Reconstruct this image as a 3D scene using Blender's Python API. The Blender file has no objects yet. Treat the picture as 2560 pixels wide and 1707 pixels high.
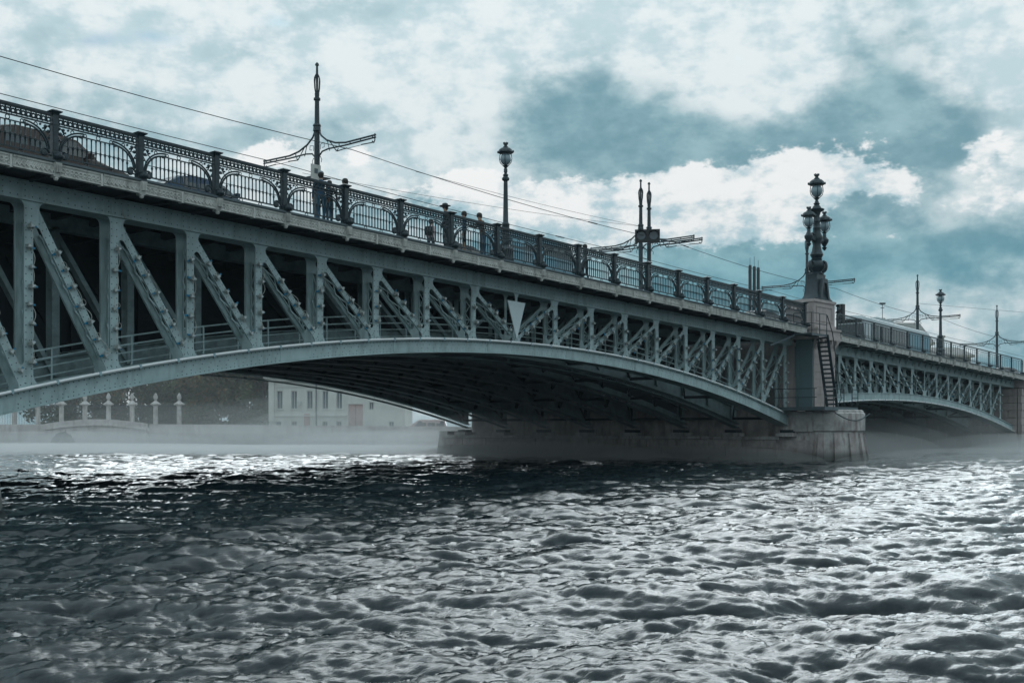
import bpy, bmesh, math, random
import numpy as np
from mathutils import Vector, Matrix
random.seed(7)
rng = np.random.default_rng(11)
S = bpy.context.scene
C = S.collection
R = math.radians
TH = R(49.524)                                   # heading of the camera, measured from +Y towards +X
SN, CN = math.sin(TH), math.cos(TH)
CAM = Vector((0.0, -32.62, 1.85))

# ------------------------------------------------------------------ camera
cd = bpy.data.cameras.new('camera'); cam = bpy.data.objects.new('camera', cd); C.objects.link(cam)
cam.location = CAM; cam.rotation_euler = (R(90), 0, -TH)
cd.sensor_width = 36; cd.lens = 36 * 2939 / 2560; cd.shift_y = (1072 - 853.5) / 2560
cd.clip_start = 0.1; cd.clip_end = 6000
S.camera = cam

# ------------------------------------------------------------------ world: Nishita sky under a broken cloud cover
SUN_EL, SUN_AZ = R(12), R(51)                    # azimuth from +Y towards +X: the sun stands behind the bridge
W = bpy.data.worlds.new('World'); S.world = W; W.use_nodes = True
wt = W.node_tree; wn = wt.nodes; wn.clear()
def N(t, typ, **kw):
    n = t.nodes.new(typ)
    for k, v in kw.items(): setattr(n, k, v)
    return n
def mth(t, op, a, b=None, c=None, clamp=False):
    n = N(t, 'ShaderNodeMath', operation=op, use_clamp=clamp)
    for i, q in enumerate((a, b, c)):
        if q is None: continue
        if isinstance(q, (int, float)): n.inputs[i].default_value = q
        else: t.links.new(q, n.inputs[i])
    return n.outputs[0]
def smooth(t, v, a, b):
    n = N(t, 'ShaderNodeMapRange', interpolation_type='SMOOTHSTEP')
    t.links.new(v, n.inputs[0]); n.inputs[1].default_value = a; n.inputs[2].default_value = b
    return n.outputs[0]
def mixc(t, f, a, b, mode='MIX'):
    n = N(t, 'ShaderNodeMix', data_type='RGBA', blend_type=mode)
    for s, q in ((n.inputs['Factor'], f), (n.inputs[6], a), (n.inputs[7], b)):
        if isinstance(q, (int, float)): s.default_value = q
        elif isinstance(q, tuple): s.default_value = (*q, 1) if len(q) == 3 else q
        else: t.links.new(q, s)
    return n.outputs[2]
def wnoise(vec, scale, detail=6, rough=.55, dist=0):
    n = N(wt, 'ShaderNodeTexNoise', noise_dimensions='2D'); n.inputs['Scale'].default_value = scale; n.inputs['Detail'].default_value = detail
    n.inputs['Roughness'].default_value = rough; n.inputs['Distortion'].default_value = dist
    wt.links.new(vec, n.inputs['Vector']); return n.outputs['Fac']
sky = N(wt, 'ShaderNodeTexSky', sky_type='NISHITA', sun_disc=False, sun_elevation=SUN_EL, sun_rotation=SUN_AZ)
sky.air_density = 1.3; sky.dust_density = 2.5
skyc = mixc(wt, 1.0, sky.outputs[0], (.020, .040, .075), 'MULTIPLY')
tc = N(wt, 'ShaderNodeTexCoord'); dirv = tc.outputs['Generated']
sep = N(wt, 'ShaderNodeSeparateXYZ'); wt.links.new(dirv, sep.inputs[0])
az = mth(wt, 'MULTIPLY', mth(wt, 'ARCTAN2', sep.outputs[0], sep.outputs[1]), 57.2958)
el = mth(wt, 'MULTIPLY', mth(wt, 'ARCSINE', sep.outputs[2]), 57.2958)
comb = N(wt, 'ShaderNodeCombineXYZ'); wt.links.new(az, comb.inputs[0])
wt.links.new(mth(wt, 'MULTIPLY', el, 1.7), comb.inputs[1])
ae = comb.outputs[0]
n1 = wnoise(ae, .055, 2, .56); n2 = wnoise(ae, .16, 3, .6); n3 = wnoise(ae, .42, 4, .62)
def blob(a, e, ra, re, amp):
    """a cloud mass round one direction of the sky (degrees)"""
    mp = N(wt, 'ShaderNodeMapping', vector_type='TEXTURE'); wt.links.new(ae, mp.inputs[0]); mp.inputs['Location'].default_value = (a, e*1.7, 0); mp.inputs['Scale'].default_value = (ra*1.7, re*1.7*1.7, 1)
    g = N(wt, 'ShaderNodeTexGradient', gradient_type='SPHERICAL'); wt.links.new(mp.outputs[0], g.inputs[0])
    return mth(wt, 'MULTIPLY', g.outputs['Fac'], amp)
def total(l):
    s = l[0]
    for q in l[1:]: s = mth(wt, 'ADD', s, q)
    return s
n4 = wnoise(ae, 1.3, 4, .6)
# high sheet: white where the sum is large, grey-teal where small
sheet = total([mth(wt, 'MULTIPLY', n1, 1.0), mth(wt, 'MULTIPLY', n2, 1.0), mth(wt, 'MULTIPLY', n3, .36), mth(wt, 'MULTIPLY', n4, .10),
               blob(36, 17, 14, 6, .12), blob(54, 20.5, 12, 3.6, .50), blob(61.3, 16.4, 2.6, 3.0, .50), blob(72.3, 17.5, 3, 4, .50),
               blob(54.0, 15.2, 5.0, 2.2, -.72), blob(67.4, 15.4, 2.8, 3.4, -.74), blob(60, 13.3, 10, 1.3, -.62),
               blob(64, 8.0, 9, 1.7, -.55), blob(44.8, 11.0, 3.2, 1.3, -.42), blob(41, 14.3, 5, 1.2, -.22), blob(71.5, 5.4, 5, 2.0, .30), blob(53, 7.4, 5, 1.5, -.25)])
fs = smooth(wt, sheet, .78, 1.52)
# blue holes through the sheet, seen by the photograph at its upper left
hole = total([blob(32.4, 17.7, 1.9, .55, .62), blob(29.6, 17.2, 1.4, .4, .55), blob(38.3, 18.7, 1.3, .6, .50), blob(27.5, 19.3, 2.2, 1.3, .40),
              mth(wt, 'MULTIPLY', n2, .8), mth(wt, 'MULTIPLY', n3, .6)])
fh = smooth(wt, hole, .95, 1.35)
# cumulus in front, with crisp heads
cum = total([blob(60.4, 10.9, 4.4, 1.6, .62), blob(64.6, 11.9, 3.0, 1.5, .60), blob(55.3, 10.6, 4.2, 1.35, .60), blob(49.4, 10.7, 3.6, 1.2, .55), blob(47.0, 11.6, 1.5, .9, .45), blob(67.6, 10.4, 1.8, 1.2, .38),
             blob(37.9, 12.9, 1.3, .75, .66), blob(42.2, 13.1, .9, .55, .5), blob(43.6, 10.6, 1.2, .9, .45), blob(71.3, 12.4, 1.3, .9, .55), blob(72.5, 10.2, 1.8, .9, .40), blob(58, 9.3, 6, .9, .30),
             blob(66.2, 10.0, 1.2, .8, -.62), mth(wt, 'MULTIPLY', n2, .46), mth(wt, 'MULTIPLY', n3, .56), mth(wt, 'MULTIPLY', n4, .34)])
fc = smooth(wt, cum, .91, 1.06)
shade = smooth(wt, total([mth(wt, 'MULTIPLY', n3, 1.0), mth(wt, 'MULTIPLY', n2, .6), mth(wt, 'MULTIPLY', n4, .25), mth(wt, 'MULTIPLY', cum, .40), mth(wt, 'MULTIPLY_ADD', el, .075, -.80)]), 1.12, 1.58)
WHITE = mixc(wt, smooth(wt, total([mth(wt, 'MULTIPLY', n2, .55), mth(wt, 'MULTIPLY', n3, .6), mth(wt, 'MULTIPLY', n4, .2)]), .55, .80), (.47, .60, .645), (.68, .745, .765))
GREY = mixc(wt, smooth(wt, el, 4, 12), (.14, .335, .405), (.205, .355, .41))
GREY = mixc(wt, 1.0, GREY, mixc(wt, smooth(wt, total([mth(wt, 'MULTIPLY', n2, .6), mth(wt, 'MULTIPLY', n3, .6)]), .40, .80), (.78, .84, .87), (1.42, 1.26, 1.2)), 'MULTIPLY')
sheetc = mixc(wt, fs, GREY, WHITE)
sheetc = mixc(wt, mth(wt, 'MULTIPLY', fh, .6), sheetc, skyc)
cumc = mixc(wt, shade, (.40, .55, .61), (.82, .83, .83))
skyall = mixc(wt, mth(wt, 'MULTIPLY', fc, .93), sheetc, cumc)
# an overcast sky brightens towards the zenith
lift = mth(wt, 'MULTIPLY_ADD', mth(wt, 'MAXIMUM', sep.outputs[2], 0), .62, .97)
bg = N(wt, 'ShaderNodeBackground'); wt.links.new(skyall, bg.inputs[0]); wt.links.new(lift, bg.inputs[1])
W.cycles.sampling_method = 'MANUAL'; W.cycles.sample_map_resolution = 256
out = N(wt, 'ShaderNodeOutputWorld'); wt.links.new(bg.outputs[0], out.inputs[0])

# ------------------------------------------------------------------ sun (veiled by cloud)
sd = bpy.data.lights.new('sun', 'SUN'); sd.energy = .9; sd.angle = R(44); sd.color = (.90, .97, 1)
sun = bpy.data.objects.new('sun', sd); C.objects.link(sun)
sun.rotation_euler = Vector((-math.sin(SUN_AZ) * math.cos(SUN_EL), -math.cos(SUN_AZ) * math.cos(SUN_EL), -math.sin(SUN_EL))).to_track_quat('-Z', 'Y').to_euler()
sun.location = (60, 60, 90)
vs = S.view_settings; vs.view_transform = 'Standard'; vs.look = 'None'; vs.exposure = 0.0; vs.gamma = 1; vs.use_curve_mapping = False
S.render.engine = 'CYCLES'; cy = S.cycles
cy.use_denoising = True; cy.diffuse_bounces = 3; cy.glossy_bounces = 3; cy.volume_bounces = 8; cy.max_bounces = 10
cy.transparent_max_bounces = 12; cy.sample_clamp_indirect = 6

# ------------------------------------------------------------------ materials
MATS = {}
def mat(name, col, rough=.6, metal=0., var=.15, scale=4., bump=.0, bscale=40., stain=None, stain_amt=.0, stain_scale=1.2, spec=.5, streak=False, emit=None, rust=0., tide=False):
    """a Principled surface whose colour is broken up by noise in object space, with optional stains and fine relief"""
    m = bpy.data.materials.new(name); m.use_nodes = True; t = m.node_tree; b = t.nodes['Principled BSDF']
    g = N(t, 'ShaderNodeNewGeometry')
    no = N(t, 'ShaderNodeTexNoise'); no.inputs['Scale'].default_value = scale; no.inputs['Detail'].default_value = 5; no.inputs['Roughness'].default_value = .65
    t.links.new(g.outputs['Position'], no.inputs['Vector'])
    f = smooth(t, no.outputs['Fac'], .3, .7)
    lo = tuple(c * (1 - var) for c in col); hi = tuple(min(1, c * (1 + var)) for c in col)
    c = mixc(t, f, lo, hi)
    if stain:
        mp = N(t, 'ShaderNodeMapping'); t.links.new(g.outputs['Position'], mp.inputs[0])
        mp.inputs['Scale'].default_value = (stain_scale, stain_scale, stain_scale * (.18 if streak else 1))
        ns = N(t, 'ShaderNodeTexNoise'); ns.inputs['Scale'].default_value = 2.2; ns.inputs['Detail'].default_value = 6; ns.inputs['Roughness'].default_value = .6
        t.links.new(mp.outputs[0], ns.inputs['Vector'])
        c = mixc(t, mth(t, 'MULTIPLY', smooth(t, ns.outputs['Fac'], .48, .68), stain_amt), c, stain)
    if rust:
        mp = N(t, 'ShaderNodeMapping'); t.links.new(g.outputs['Position'], mp.inputs[0]); mp.inputs['Scale'].default_value = (5.5, 5.5, .55); mp.inputs['Location'].default_value = (3, 8, 1)
        ns = N(t, 'ShaderNodeTexNoise'); ns.inputs['Scale'].default_value = 1.0; ns.inputs['Detail'].default_value = 6; ns.inputs['Roughness'].default_value = .62; t.links.new(mp.outputs[0], ns.inputs['Vector'])
        c = mixc(t, mth(t, 'MULTIPLY', smooth(t, ns.outputs['Fac'], .62, .76), rust), c, (.15, .115, .09))
    if tide:
        sp = N(t, 'ShaderNodeSeparateXYZ'); t.links.new(g.outputs['Position'], sp.inputs[0]); q = mth(t, 'ADD', sp.outputs[2], mth(t, 'MULTIPLY', no.outputs['Fac'], -.7))
        c = mixc(t, mth(t, 'MULTIPLY', smooth(t, q, .45, -.15), .8), c, (.055, .06, .05))
    t.links.new(c, b.inputs['Base Color'])
    b.inputs['Roughness'].default_value = rough; b.inputs['Metallic'].default_value = metal; b.inputs['Specular IOR Level'].default_value = spec
    if bump:
        nb = N(t, 'ShaderNodeTexNoise'); nb.inputs['Scale'].default_value = bscale; nb.inputs['Detail'].default_value = 4
        t.links.new(g.outputs['Position'], nb.inputs['Vector'])
        bp = N(t, 'ShaderNodeBump'); bp.inputs['Strength'].default_value = bump; bp.inputs['Distance'].default_value = .02
        t.links.new(nb.outputs['Fac'], bp.inputs['Height']); t.links.new(bp.outputs[0], b.inputs['Normal'])
    if emit:
        b.inputs['Emission Color'].default_value = (*emit[0], 1); b.inputs['Emission Strength'].default_value = emit[1]
    MATS[name] = m; return m
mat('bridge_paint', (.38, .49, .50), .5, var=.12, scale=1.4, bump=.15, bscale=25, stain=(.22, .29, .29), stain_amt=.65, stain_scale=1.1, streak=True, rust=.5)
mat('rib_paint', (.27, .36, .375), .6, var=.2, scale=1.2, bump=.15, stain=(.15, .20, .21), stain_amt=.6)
mat('rivet_shade', (.105, .14, .15), .6, var=.1)  # shading below the rivet heads put into a darker colour
mat('shaded_paint', (.022, .036, .046), .7, var=.25, scale=1.1, bump=.15, stain=(.022, .03, .036), stain_amt=.6)  # bridge steel with the shade under the deck put into its colour
mat('iron_paint', (.016, .034, .044), .42, var=.2, scale=6, bump=.15, bscale=60, stain=(.032, .055, .065), stain_amt=.4, spec=.5)
mat('iron_coping', (.075, .105, .118), .5, var=.15, scale=3, bump=.1)
mat('cornice_paint', (.56, .555, .525), .75, var=.13, scale=2.2, bump=.25, bscale=30, stain=(.25, .24, .22), stain_amt=.65, stain_scale=1.7, streak=True)
mat('rust', (.16, .085, .05), .85, var=.4, scale=8)
mat('granite', (.42, .375, .365), .75, var=.32, scale=1.3, bump=.3, bscale=18, stain=(.26, .18, .165), stain_amt=.75, stain_scale=1.3, streak=True, tide=True)
mat('granite_pale', (.47, .45, .44), .75, var=.25, scale=1.3, bump=.3, bscale=18, stain=(.25, .18, .165), stain_amt=.75, stain_scale=1.5, streak=True, tide=True)
mat('bank_granite', (.60, .56, .55), .8, var=.12, scale=1.2, bump=.2, stain=(.42, .36, .35), stain_amt=.6, stain_scale=1.0, streak=True)
mat('tower_stone', (.45, .385, .37), .7, var=.10, scale=1.8, bump=.2, bscale=22, stain=(.30, .24, .23), stain_amt=.5, stain_scale=1.2, streak=True)
mat('steel_sheet', (.115, .175, .19), .5, var=.06, scale=.8, bump=.08)
mat('light_tube', (.88, .89, .89), .22, var=.04, spec=.6)
mat('clip', (.33, .47, .52), .5)
mat('lamp_housing', (.34, .37, .36), .5, var=.2, scale=9)
mat('lamp_lens', (.50, .56, .57), .25, var=.05)
mat('blue_strap', (.015, .20, .36), .5, var=.2, scale=9)
mat('cord', (.50, .50, .47), .7, var=.1)
mat('globe_glass', (.25, .33, .37), .18, var=.06, scale=3, spec=.7)
mat('wire', (.02, .028, .03), .6)
mat('sign_white', (.62, .72, .74), .45, var=.04, scale=3)
mat('black_plastic', (.012, .014, .016), .5, var=.2)
mat('lens_dark', (.10, .13, .15), .2, var=.1)
mat('asphalt', (.05, .052, .054), .85, var=.2, scale=6, bump=.3, bscale=60)
mat('paving', (.20, .195, .19), .85, var=.15, scale=2, bump=.3)
mat('earth', (.14, .13, .10), .95, var=.3, scale=.5, bump=.3)
mat('plaster', (.62, .62, .59), .85, var=.07, scale=.8, bump=.15, stain=(.45, .44, .41), stain_amt=.4, stain_scale=.6, streak=True)
mat('plaster_yellow', (.38, .36, .31), .85, var=.08, scale=.5, stain=(.3, .28, .24), stain_amt=.4, streak=True)
mat('roof_sheet', (.20, .20, .19), .6, var=.15, scale=1.5)
mat('window_glass', (.10, .14, .16), .12, var=.2, scale=.9, spec=.7)
mat('window_frame', (.52, .53, .52), .6)
mat('door_pink', (.43, .27, .25), .6, var=.1)
mat('bark', (.07, .055, .042), .9, var=.3, scale=3, bump=.4)
mat('leaf', (.055, .072, .028), .7, var=.35, scale=.5)
mat('leaf_autumn', (.14, .082, .028), .7, var=.35, scale=.5)
mat('tyre', (.014, .014, .015), .8)
mat('rim', (.35, .36, .37), .3, metal=.7)
mat('car_glass', (.025, .035, .04), .06, spec=.8)
mat('car_copper', (.040, .026, .021), .3, metal=.3, var=.06)
mat('car_blue', (.020, .045, .085), .25, metal=.4, var=.06)
mat('car_black', (.02, .022, .025), .25, metal=.3, var=.06)
mat('car_pink', (.45, .34, .33), .4, var=.05)
mat('van_blue', (.16, .32, .40), .35, var=.05)
mat('bus_white', (.42, .48, .49), .35, var=.05)
mat('bus_blue', (.15, .30, .37), .4, var=.06)
mat('red_lens', (.35, .02, .015), .2)
mat('headlamp', (.62, .64, .65), .12)
mat('skin', (.42, .27, .20), .6, var=.08)
mat('hair_dark', (.018, .014, .012), .6, var=.3)
for nm, cl in (('cloth_blue', (.035, .095, .17)), ('cloth_navy', (.018, .028, .05)), ('cloth_black', (.012, .012, .014)), ('cloth_pink', (.42, .33, .34)),
               ('cloth_brown', (.13, .055, .025)), ('cloth_grey', (.16, .17, .18)), ('cloth_tan', (.34, .27, .21)), ('denim', (.045, .13, .21)), ('cap_grey', (.30, .34, .36)), ('hat_dark', (.05, .055, .06))):
    mat(nm, cl, .85, var=.15, scale=7, bump=.2, bscale=50)

# ------------------------------------------------------------------ mesh helpers
ORG = {}
def V(*a): return Vector(a)
class MB:
    """collects vertices and faces; build() links them as ONE mesh object"""
    def __init__(s): s.v = []; s.f = []; s.m = []; s.k = 0
    def mat(s, k): s.k = k; return s
    def add(s, vs, fs):
        o = len(s.v); s.v += [tuple(q) for q in vs]; s.f += [tuple(i + o for i in q) for q in fs]; s.m += [s.k] * len(fs); return s
    def box(s, a, b):
        x0, y0, z0 = a; x1, y1, z1 = b
        return s.add([(x0,y0,z0),(x1,y0,z0),(x1,y1,z0),(x0,y1,z0),(x0,y0,z1),(x1,y0,z1),(x1,y1,z1),(x0,y1,z1)],
                     [(0,3,2,1),(4,5,6,7),(0,1,5,4),(1,2,6,5),(2,3,7,6),(3,0,4,7)])
    def hexa(s, p): return s.add(p, [(0,3,2,1),(4,5,6,7),(0,1,5,4),(1,2,6,5),(2,3,7,6),(3,0,4,7)])
    def slope(s, x0, x1, y0, y1, z0, z1, k):
        """a box whose top and bottom fall by k along X"""
        d = -k * (x1 - x0)
        return s.hexa([(x0,y0,z0),(x1,y0,z0+d),(x1,y1,z0+d),(x0,y1,z0),(x0,y0,z1),(x1,y0,z1+d),(x1,y1,z1+d),(x0,y1,z1)])
    def bar(s, p, q, w, h, up=(0,0,1)):
        p = Vector(p); q = Vector(q); d = (q - p).normalized(); u = Vector(up)
        if abs(d.dot(u)) > .98: u = Vector((0,1,0))
        a = d.cross(u).normalized() * (w / 2); b = a.cross(d).normalized() * (h / 2)
        return s.hexa([p-a-b, q-a-b, q+a-b, p+a-b, p-a+b, q-a+b, q+a+b, p+a+b])
    def tube(s, pts, r, n=6, cap=True, closed=False):
        pts = [Vector(p) for p in pts]; L = len(pts); rs = r if isinstance(r, (list, tuple)) else [r] * L
        vs = []; fs = []; prev = None
        for i, p in enumerate(pts):
            if closed: d = pts[(i + 1) % L] - pts[i - 1]
            else: d = pts[min(i + 1, L - 1)] - pts[max(i - 1, 0)]
            d = d.normalized() if d.length > 1e-9 else Vector((0, 0, 1))
            if prev is None:
                a = d.cross(Vector((0, 0, 1))) if abs(d.z) < .95 else d.cross(Vector((0, 1, 0)))
            else: a = prev - d * prev.dot(d)
            a.normalize(); prev = a; b = d.cross(a)
            for k in range(n):
                t = 2 * math.pi * k / n; vs.append(p + (a * math.cos(t) + b * math.sin(t)) * rs[i])
        for i in range(L if closed else L - 1):
            j = (i + 1) % L
            for k in range(n): fs.append((i*n+k, i*n+(k+1)%n, j*n+(k+1)%n, j*n+k))
        if cap and not closed: fs.append(tuple(range(n-1, -1, -1))); fs.append(tuple(range((L-1)*n, L*n)))
        return s.add(vs, fs)
    def ring(s, c, r, tr, n=10, m=4, axis='Y', ez=1.):
        pts = []
        for k in range(n):
            t = 2 * math.pi * k / n; a, b = math.cos(t) * r, math.sin(t) * r * ez
            pts.append((c[0]+a, c[1], c[2]+b) if axis == 'Y' else ((c[0], c[1]+a, c[2]+b) if axis == 'X' else (c[0]+a, c[1]+b, c[2])))
        return s.tube(pts, tr, m, closed=True)
    def lathe(s, prof, c=(0,0,0), n=12, a0=0., a1=2*math.pi, sx=1., sy=1., axis='Z'):
        full = abs(a1 - a0 - 2*math.pi) < 1e-6; m = n if full else n + 1; vs = []; fs = []
        for r, z in prof:
            for k in range(m):
                t = a0 + (a1 - a0) * k / n; x, y = r*math.cos(t)*sx, r*math.sin(t)*sy
                q = (x, y, z) if axis == 'Z' else ((x, z, y) if axis == 'Y' else (z, x, y))
                vs.append((c[0]+q[0], c[1]+q[1], c[2]+q[2]))
        for i in range(len(prof) - 1):
            for k in range(n):
                k2 = (k + 1) % m; fs.append((i*m+k, i*m+k2, (i+1)*m+k2, (i+1)*m+k))
        if prof[0][0] > 1e-4: fs.append(tuple(range(m-1, -1, -1)))
        if prof[-1][0] > 1e-4: fs.append(tuple((len(prof)-1)*m+k for k in range(m)))
        return s.add(vs, fs)
    def prism(s, poly, y0, y1, plane='XZ'):
        n = len(poly)
        P = (lambda a, b, y: (a, y, b)) if plane == 'XZ' else ((lambda a, b, y: (a, b, y)) if plane == 'XY' else (lambda a, b, y: (y, a, b)))
        vs = [P(a, b, y0) for a, b in poly] + [P(a, b, y1) for a, b in poly]
        fs = [tuple(range(n)), tuple(range(2*n-1, n-1, -1))] + [(i, n+i, n+(i+1)%n, (i+1)%n) for i in range(n)]
        return s.add(vs, fs)
    def mesh(s, name, mats, off=None, smooth=True):
        me = bpy.data.meshes.new(name); v = s.v
        if off is not None: v = [(a-off[0], b-off[1], c-off[2]) for a, b, c in v]
        me.from_pydata(v, [], s.f); mats = mats if isinstance(mats, (list, tuple)) else [mats]
        for q in mats: me.materials.append(MATS[q])
        me.polygons.foreach_set('material_index', s.m)
        bm = bmesh.new(); bm.from_mesh(me); bmesh.ops.recalc_face_normals(bm, faces=bm.faces); bm.to_mesh(me); bm.free()
        if smooth:
            me.polygons.foreach_set('use_smooth', [True] * len(s.f)); me.set_sharp_from_angle(angle=.7)
        me.update(); return me
    def build(s, name, mats, parent=None, local=False, smooth=True, kind=None):
        off = None if (local or parent is None) else ORG.get(parent.name)
        o = put(s.mesh(name, mats, off, smooth), name, parent)
        if kind: o['kind'] = kind
        return o
def put(me, name, parent=None, loc=None, rot=None, scale=None):
    o = bpy.data.objects.new(name, me); C.objects.link(o)
    if parent is not None: o.parent = parent; ORG[o.name] = ORG.get(parent.name, Vector((0,0,0)))
    if loc is not None: o.location = loc
    if rot is not None: o.rotation_euler = rot
    if scale is not None: o.scale = scale
    return o
def thing(name, label, cat, loc=(0,0,0), rotz=0., group=None, local=False):
    """an Empty at the thing's base; local=True when its parts are written in the thing's own coordinates"""
    o = bpy.data.objects.new(name, None); C.objects.link(o); o.location = loc; o.rotation_euler = (0, 0, rotz); o.empty_display_size = .3
    ORG[o.name] = Vector((0,0,0)) if local else Vector(loc)
    return tag(o, label, cat, group)
def tag(o, label, cat, group=None):
    o['label'] = label; o['category'] = cat
    if group: o['group'] = group
    return o
def struct(o, label=None):
    o['kind'] = 'structure'
    if label: o['label'] = label
    return o
def dup(src, parent=None, loc=None, rot=None, deep=True):
    c = src.copy(); C.objects.link(c); c.parent = parent
    if loc is not None: c.location = loc
    if rot is not None: c.rotation_euler = rot
    if deep:
        for ch in list(src.children): dup(ch, c)
    return c
K = .0352                                        # fall of the deck along +X
def ZD(x): return 9.43 - K * (x - 16.94)         # foot of the railing = top of the deck edge
def world(Rr, Zz): return (Rr * CN + Zz * SN, CAM.y - Rr * SN + Zz * CN)   # bank frame -> world plan

# ------------------------------------------------------------------ water: one sheet, waves as real relief
def ocean(size, n, wind, amp, seed, lmin, peak, expo):
    g = np.random.default_rng(seed)
    k1 = np.fft.fftfreq(n, size / n) * 2 * np.pi; kx, ky = np.meshgrid(k1, k1, indexing='ij'); k = np.hypot(kx, ky); k[0, 0] = 1e-6
    kp = 2 * np.pi / peak; cosw = (kx * wind[0] + ky * wind[1]) / k
    P = np.exp(-1.25 * (kp / k) ** 2) / k ** expo * (.10 + .90 * np.abs(cosw) ** 3) * np.exp(-(k * lmin) ** 2); P[0, 0] = 0
    H = (g.normal(size=(n, n)) + 1j * g.normal(size=(n, n))) * np.sqrt(P)
    h = np.fft.ifft2(H).real; sc = amp / h.std()
    dx = np.fft.ifft2(-1j * kx / k * H).real * sc; dy = np.fft.ifft2(-1j * ky / k * H).real * sc
    return h * sc, dx, dy, size, n
def sample(o, x, y):
    h, dx, dy, size, n = o; u = (x / size * n) % n; v = (y / size * n) % n
    i = u.astype(int); j = v.astype(int); fu = u - i; fv = v - j; i %= n; j %= n; i2 = (i + 1) % n; j2 = (j + 1) % n
    f = lambda a: (a[i, j]*(1-fu)*(1-fv) + a[i2, j]*fu*(1-fv) + a[i, j2]*(1-fu)*fv + a[i2, j2]*fu*fv)
    return f(h), f(dx), f(dy)
def rot2(x, y, a): return x*math.cos(a) - y*math.sin(a), x*math.sin(a) + y*math.cos(a)
def make_water():
    a = np.concatenate([np.arange(-33, 33, .115), np.arange(33, 327, 3.)]) * math.pi / 180 + TH
    r = [2.0]
    while r[-1] < 150: r.append(r[-1] * 1.0047 + .004)
    while r[-1] < 2600: r.append(r[-1] * 1.12)
    r = np.array(r); A, Rr = np.meshgrid(a, r, indexing='ij')
    x = CAM.x + np.sin(A) * Rr; y = CAM.y + np.cos(A) * Rr
    o1 = ocean(61, 1024, (.62, .78), .056, 3, .06, 4.8, 3.9); o2 = ocean(23, 1024, (.80, .60), .0125, 5, .02, 1.3, 3.7); o3 = ocean(11.3, 1024, (.70, .71), .0105, 8, .007, .60, 3.3)
    z = np.zeros_like(x); ddx = np.zeros_like(x); ddy = np.zeros_like(x)
    for o, an, ch in ((o1, 0, 1.45), (o2, .2, 1.25), (o3, -.12, 1.1)):
        xr, yr = rot2(x, y, an); h, hx, hy = sample(o, xr + 40, yr + 90); gx, gy = rot2(hx, hy, -an); z += h; ddx += ch * gx; ddy += ch * gy
    fade = np.clip((170 - Rr) / 70, 0, 1); z *= fade; x2 = x + ddx * fade; y2 = y + ddy * fade
    na, nr = x.shape; co = np.stack([x2, y2, z], -1).reshape(-1, 3)
    i, j = np.meshgrid(np.arange(na), np.arange(nr - 1), indexing='ij'); i2 = (i + 1) % na
    q = np.stack([i*nr+j, i*nr+j+1, i2*nr+j+1, i2*nr+j], -1).reshape(-1, 4)
    me = bpy.data.meshes.new('water'); me.vertices.add(len(co) + 1); me.vertices.foreach_set('co', np.vstack([co, [[CAM.x, CAM.y, -.1]]]).ravel())
    tri = np.stack([np.arange(na)*nr, ((np.arange(na)+1) % na)*nr, np.full(na, len(co))], -1)
    nl = q.size + tri.size; me.loops.add(nl); me.loops.foreach_set('vertex_index', np.concatenate([q.ravel(), tri.ravel()]).astype(np.int32))
    ls = np.concatenate([np.arange(len(q))*4, len(q)*4 + np.arange(na)*3]); me.polygons.add(len(ls)); me.polygons.foreach_set('loop_start', ls.astype(np.int32))
    me.update(calc_edges=True); me.polygons.foreach_set('use_smooth', np.ones(len(ls), bool)); me.update()
    m = bpy.data.materials.new('river_water'); m.use_nodes = True; t = m.node_tree; b = t.nodes['Principled BSDF']
    b.inputs['Base Color'].default_value = (.005, .013, .017, 1); b.inputs['Roughness'].default_value = .035; b.inputs['IOR'].default_value = 1.34; b.inputs['Specular IOR Level'].default_value = .5
    g = N(t, 'ShaderNodeNewGeometry'); mp = N(t, 'ShaderNodeMapping'); t.links.new(g.outputs['Position'], mp.inputs[0]); mp.inputs['Rotation'].default_value = (0, 0, TH); mp.inputs['Scale'].default_value = (1.0, 2.4, 1)
    n1 = N(t, 'ShaderNodeTexNoise'); n1.inputs['Scale'].default_value = 9.0; n1.inputs['Detail'].default_value = 5; n1.inputs['Roughness'].default_value = .6; n1.inputs['Distortion'].default_value = .7
    t.links.new(mp.outputs[0], n1.inputs['Vector'])
    bp = N(t, 'ShaderNodeBump'); bp.inputs['Strength'].default_value = .5; bp.inputs['Distance'].default_value = .010; t.links.new(n1.outputs['Fac'], bp.inputs['Height']); t.links.new(bp.outputs[0], b.inputs['Normal'])
    me.materials.append(m); return struct(put(me, 'water'), 'dark choppy river water')
make_water()

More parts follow.
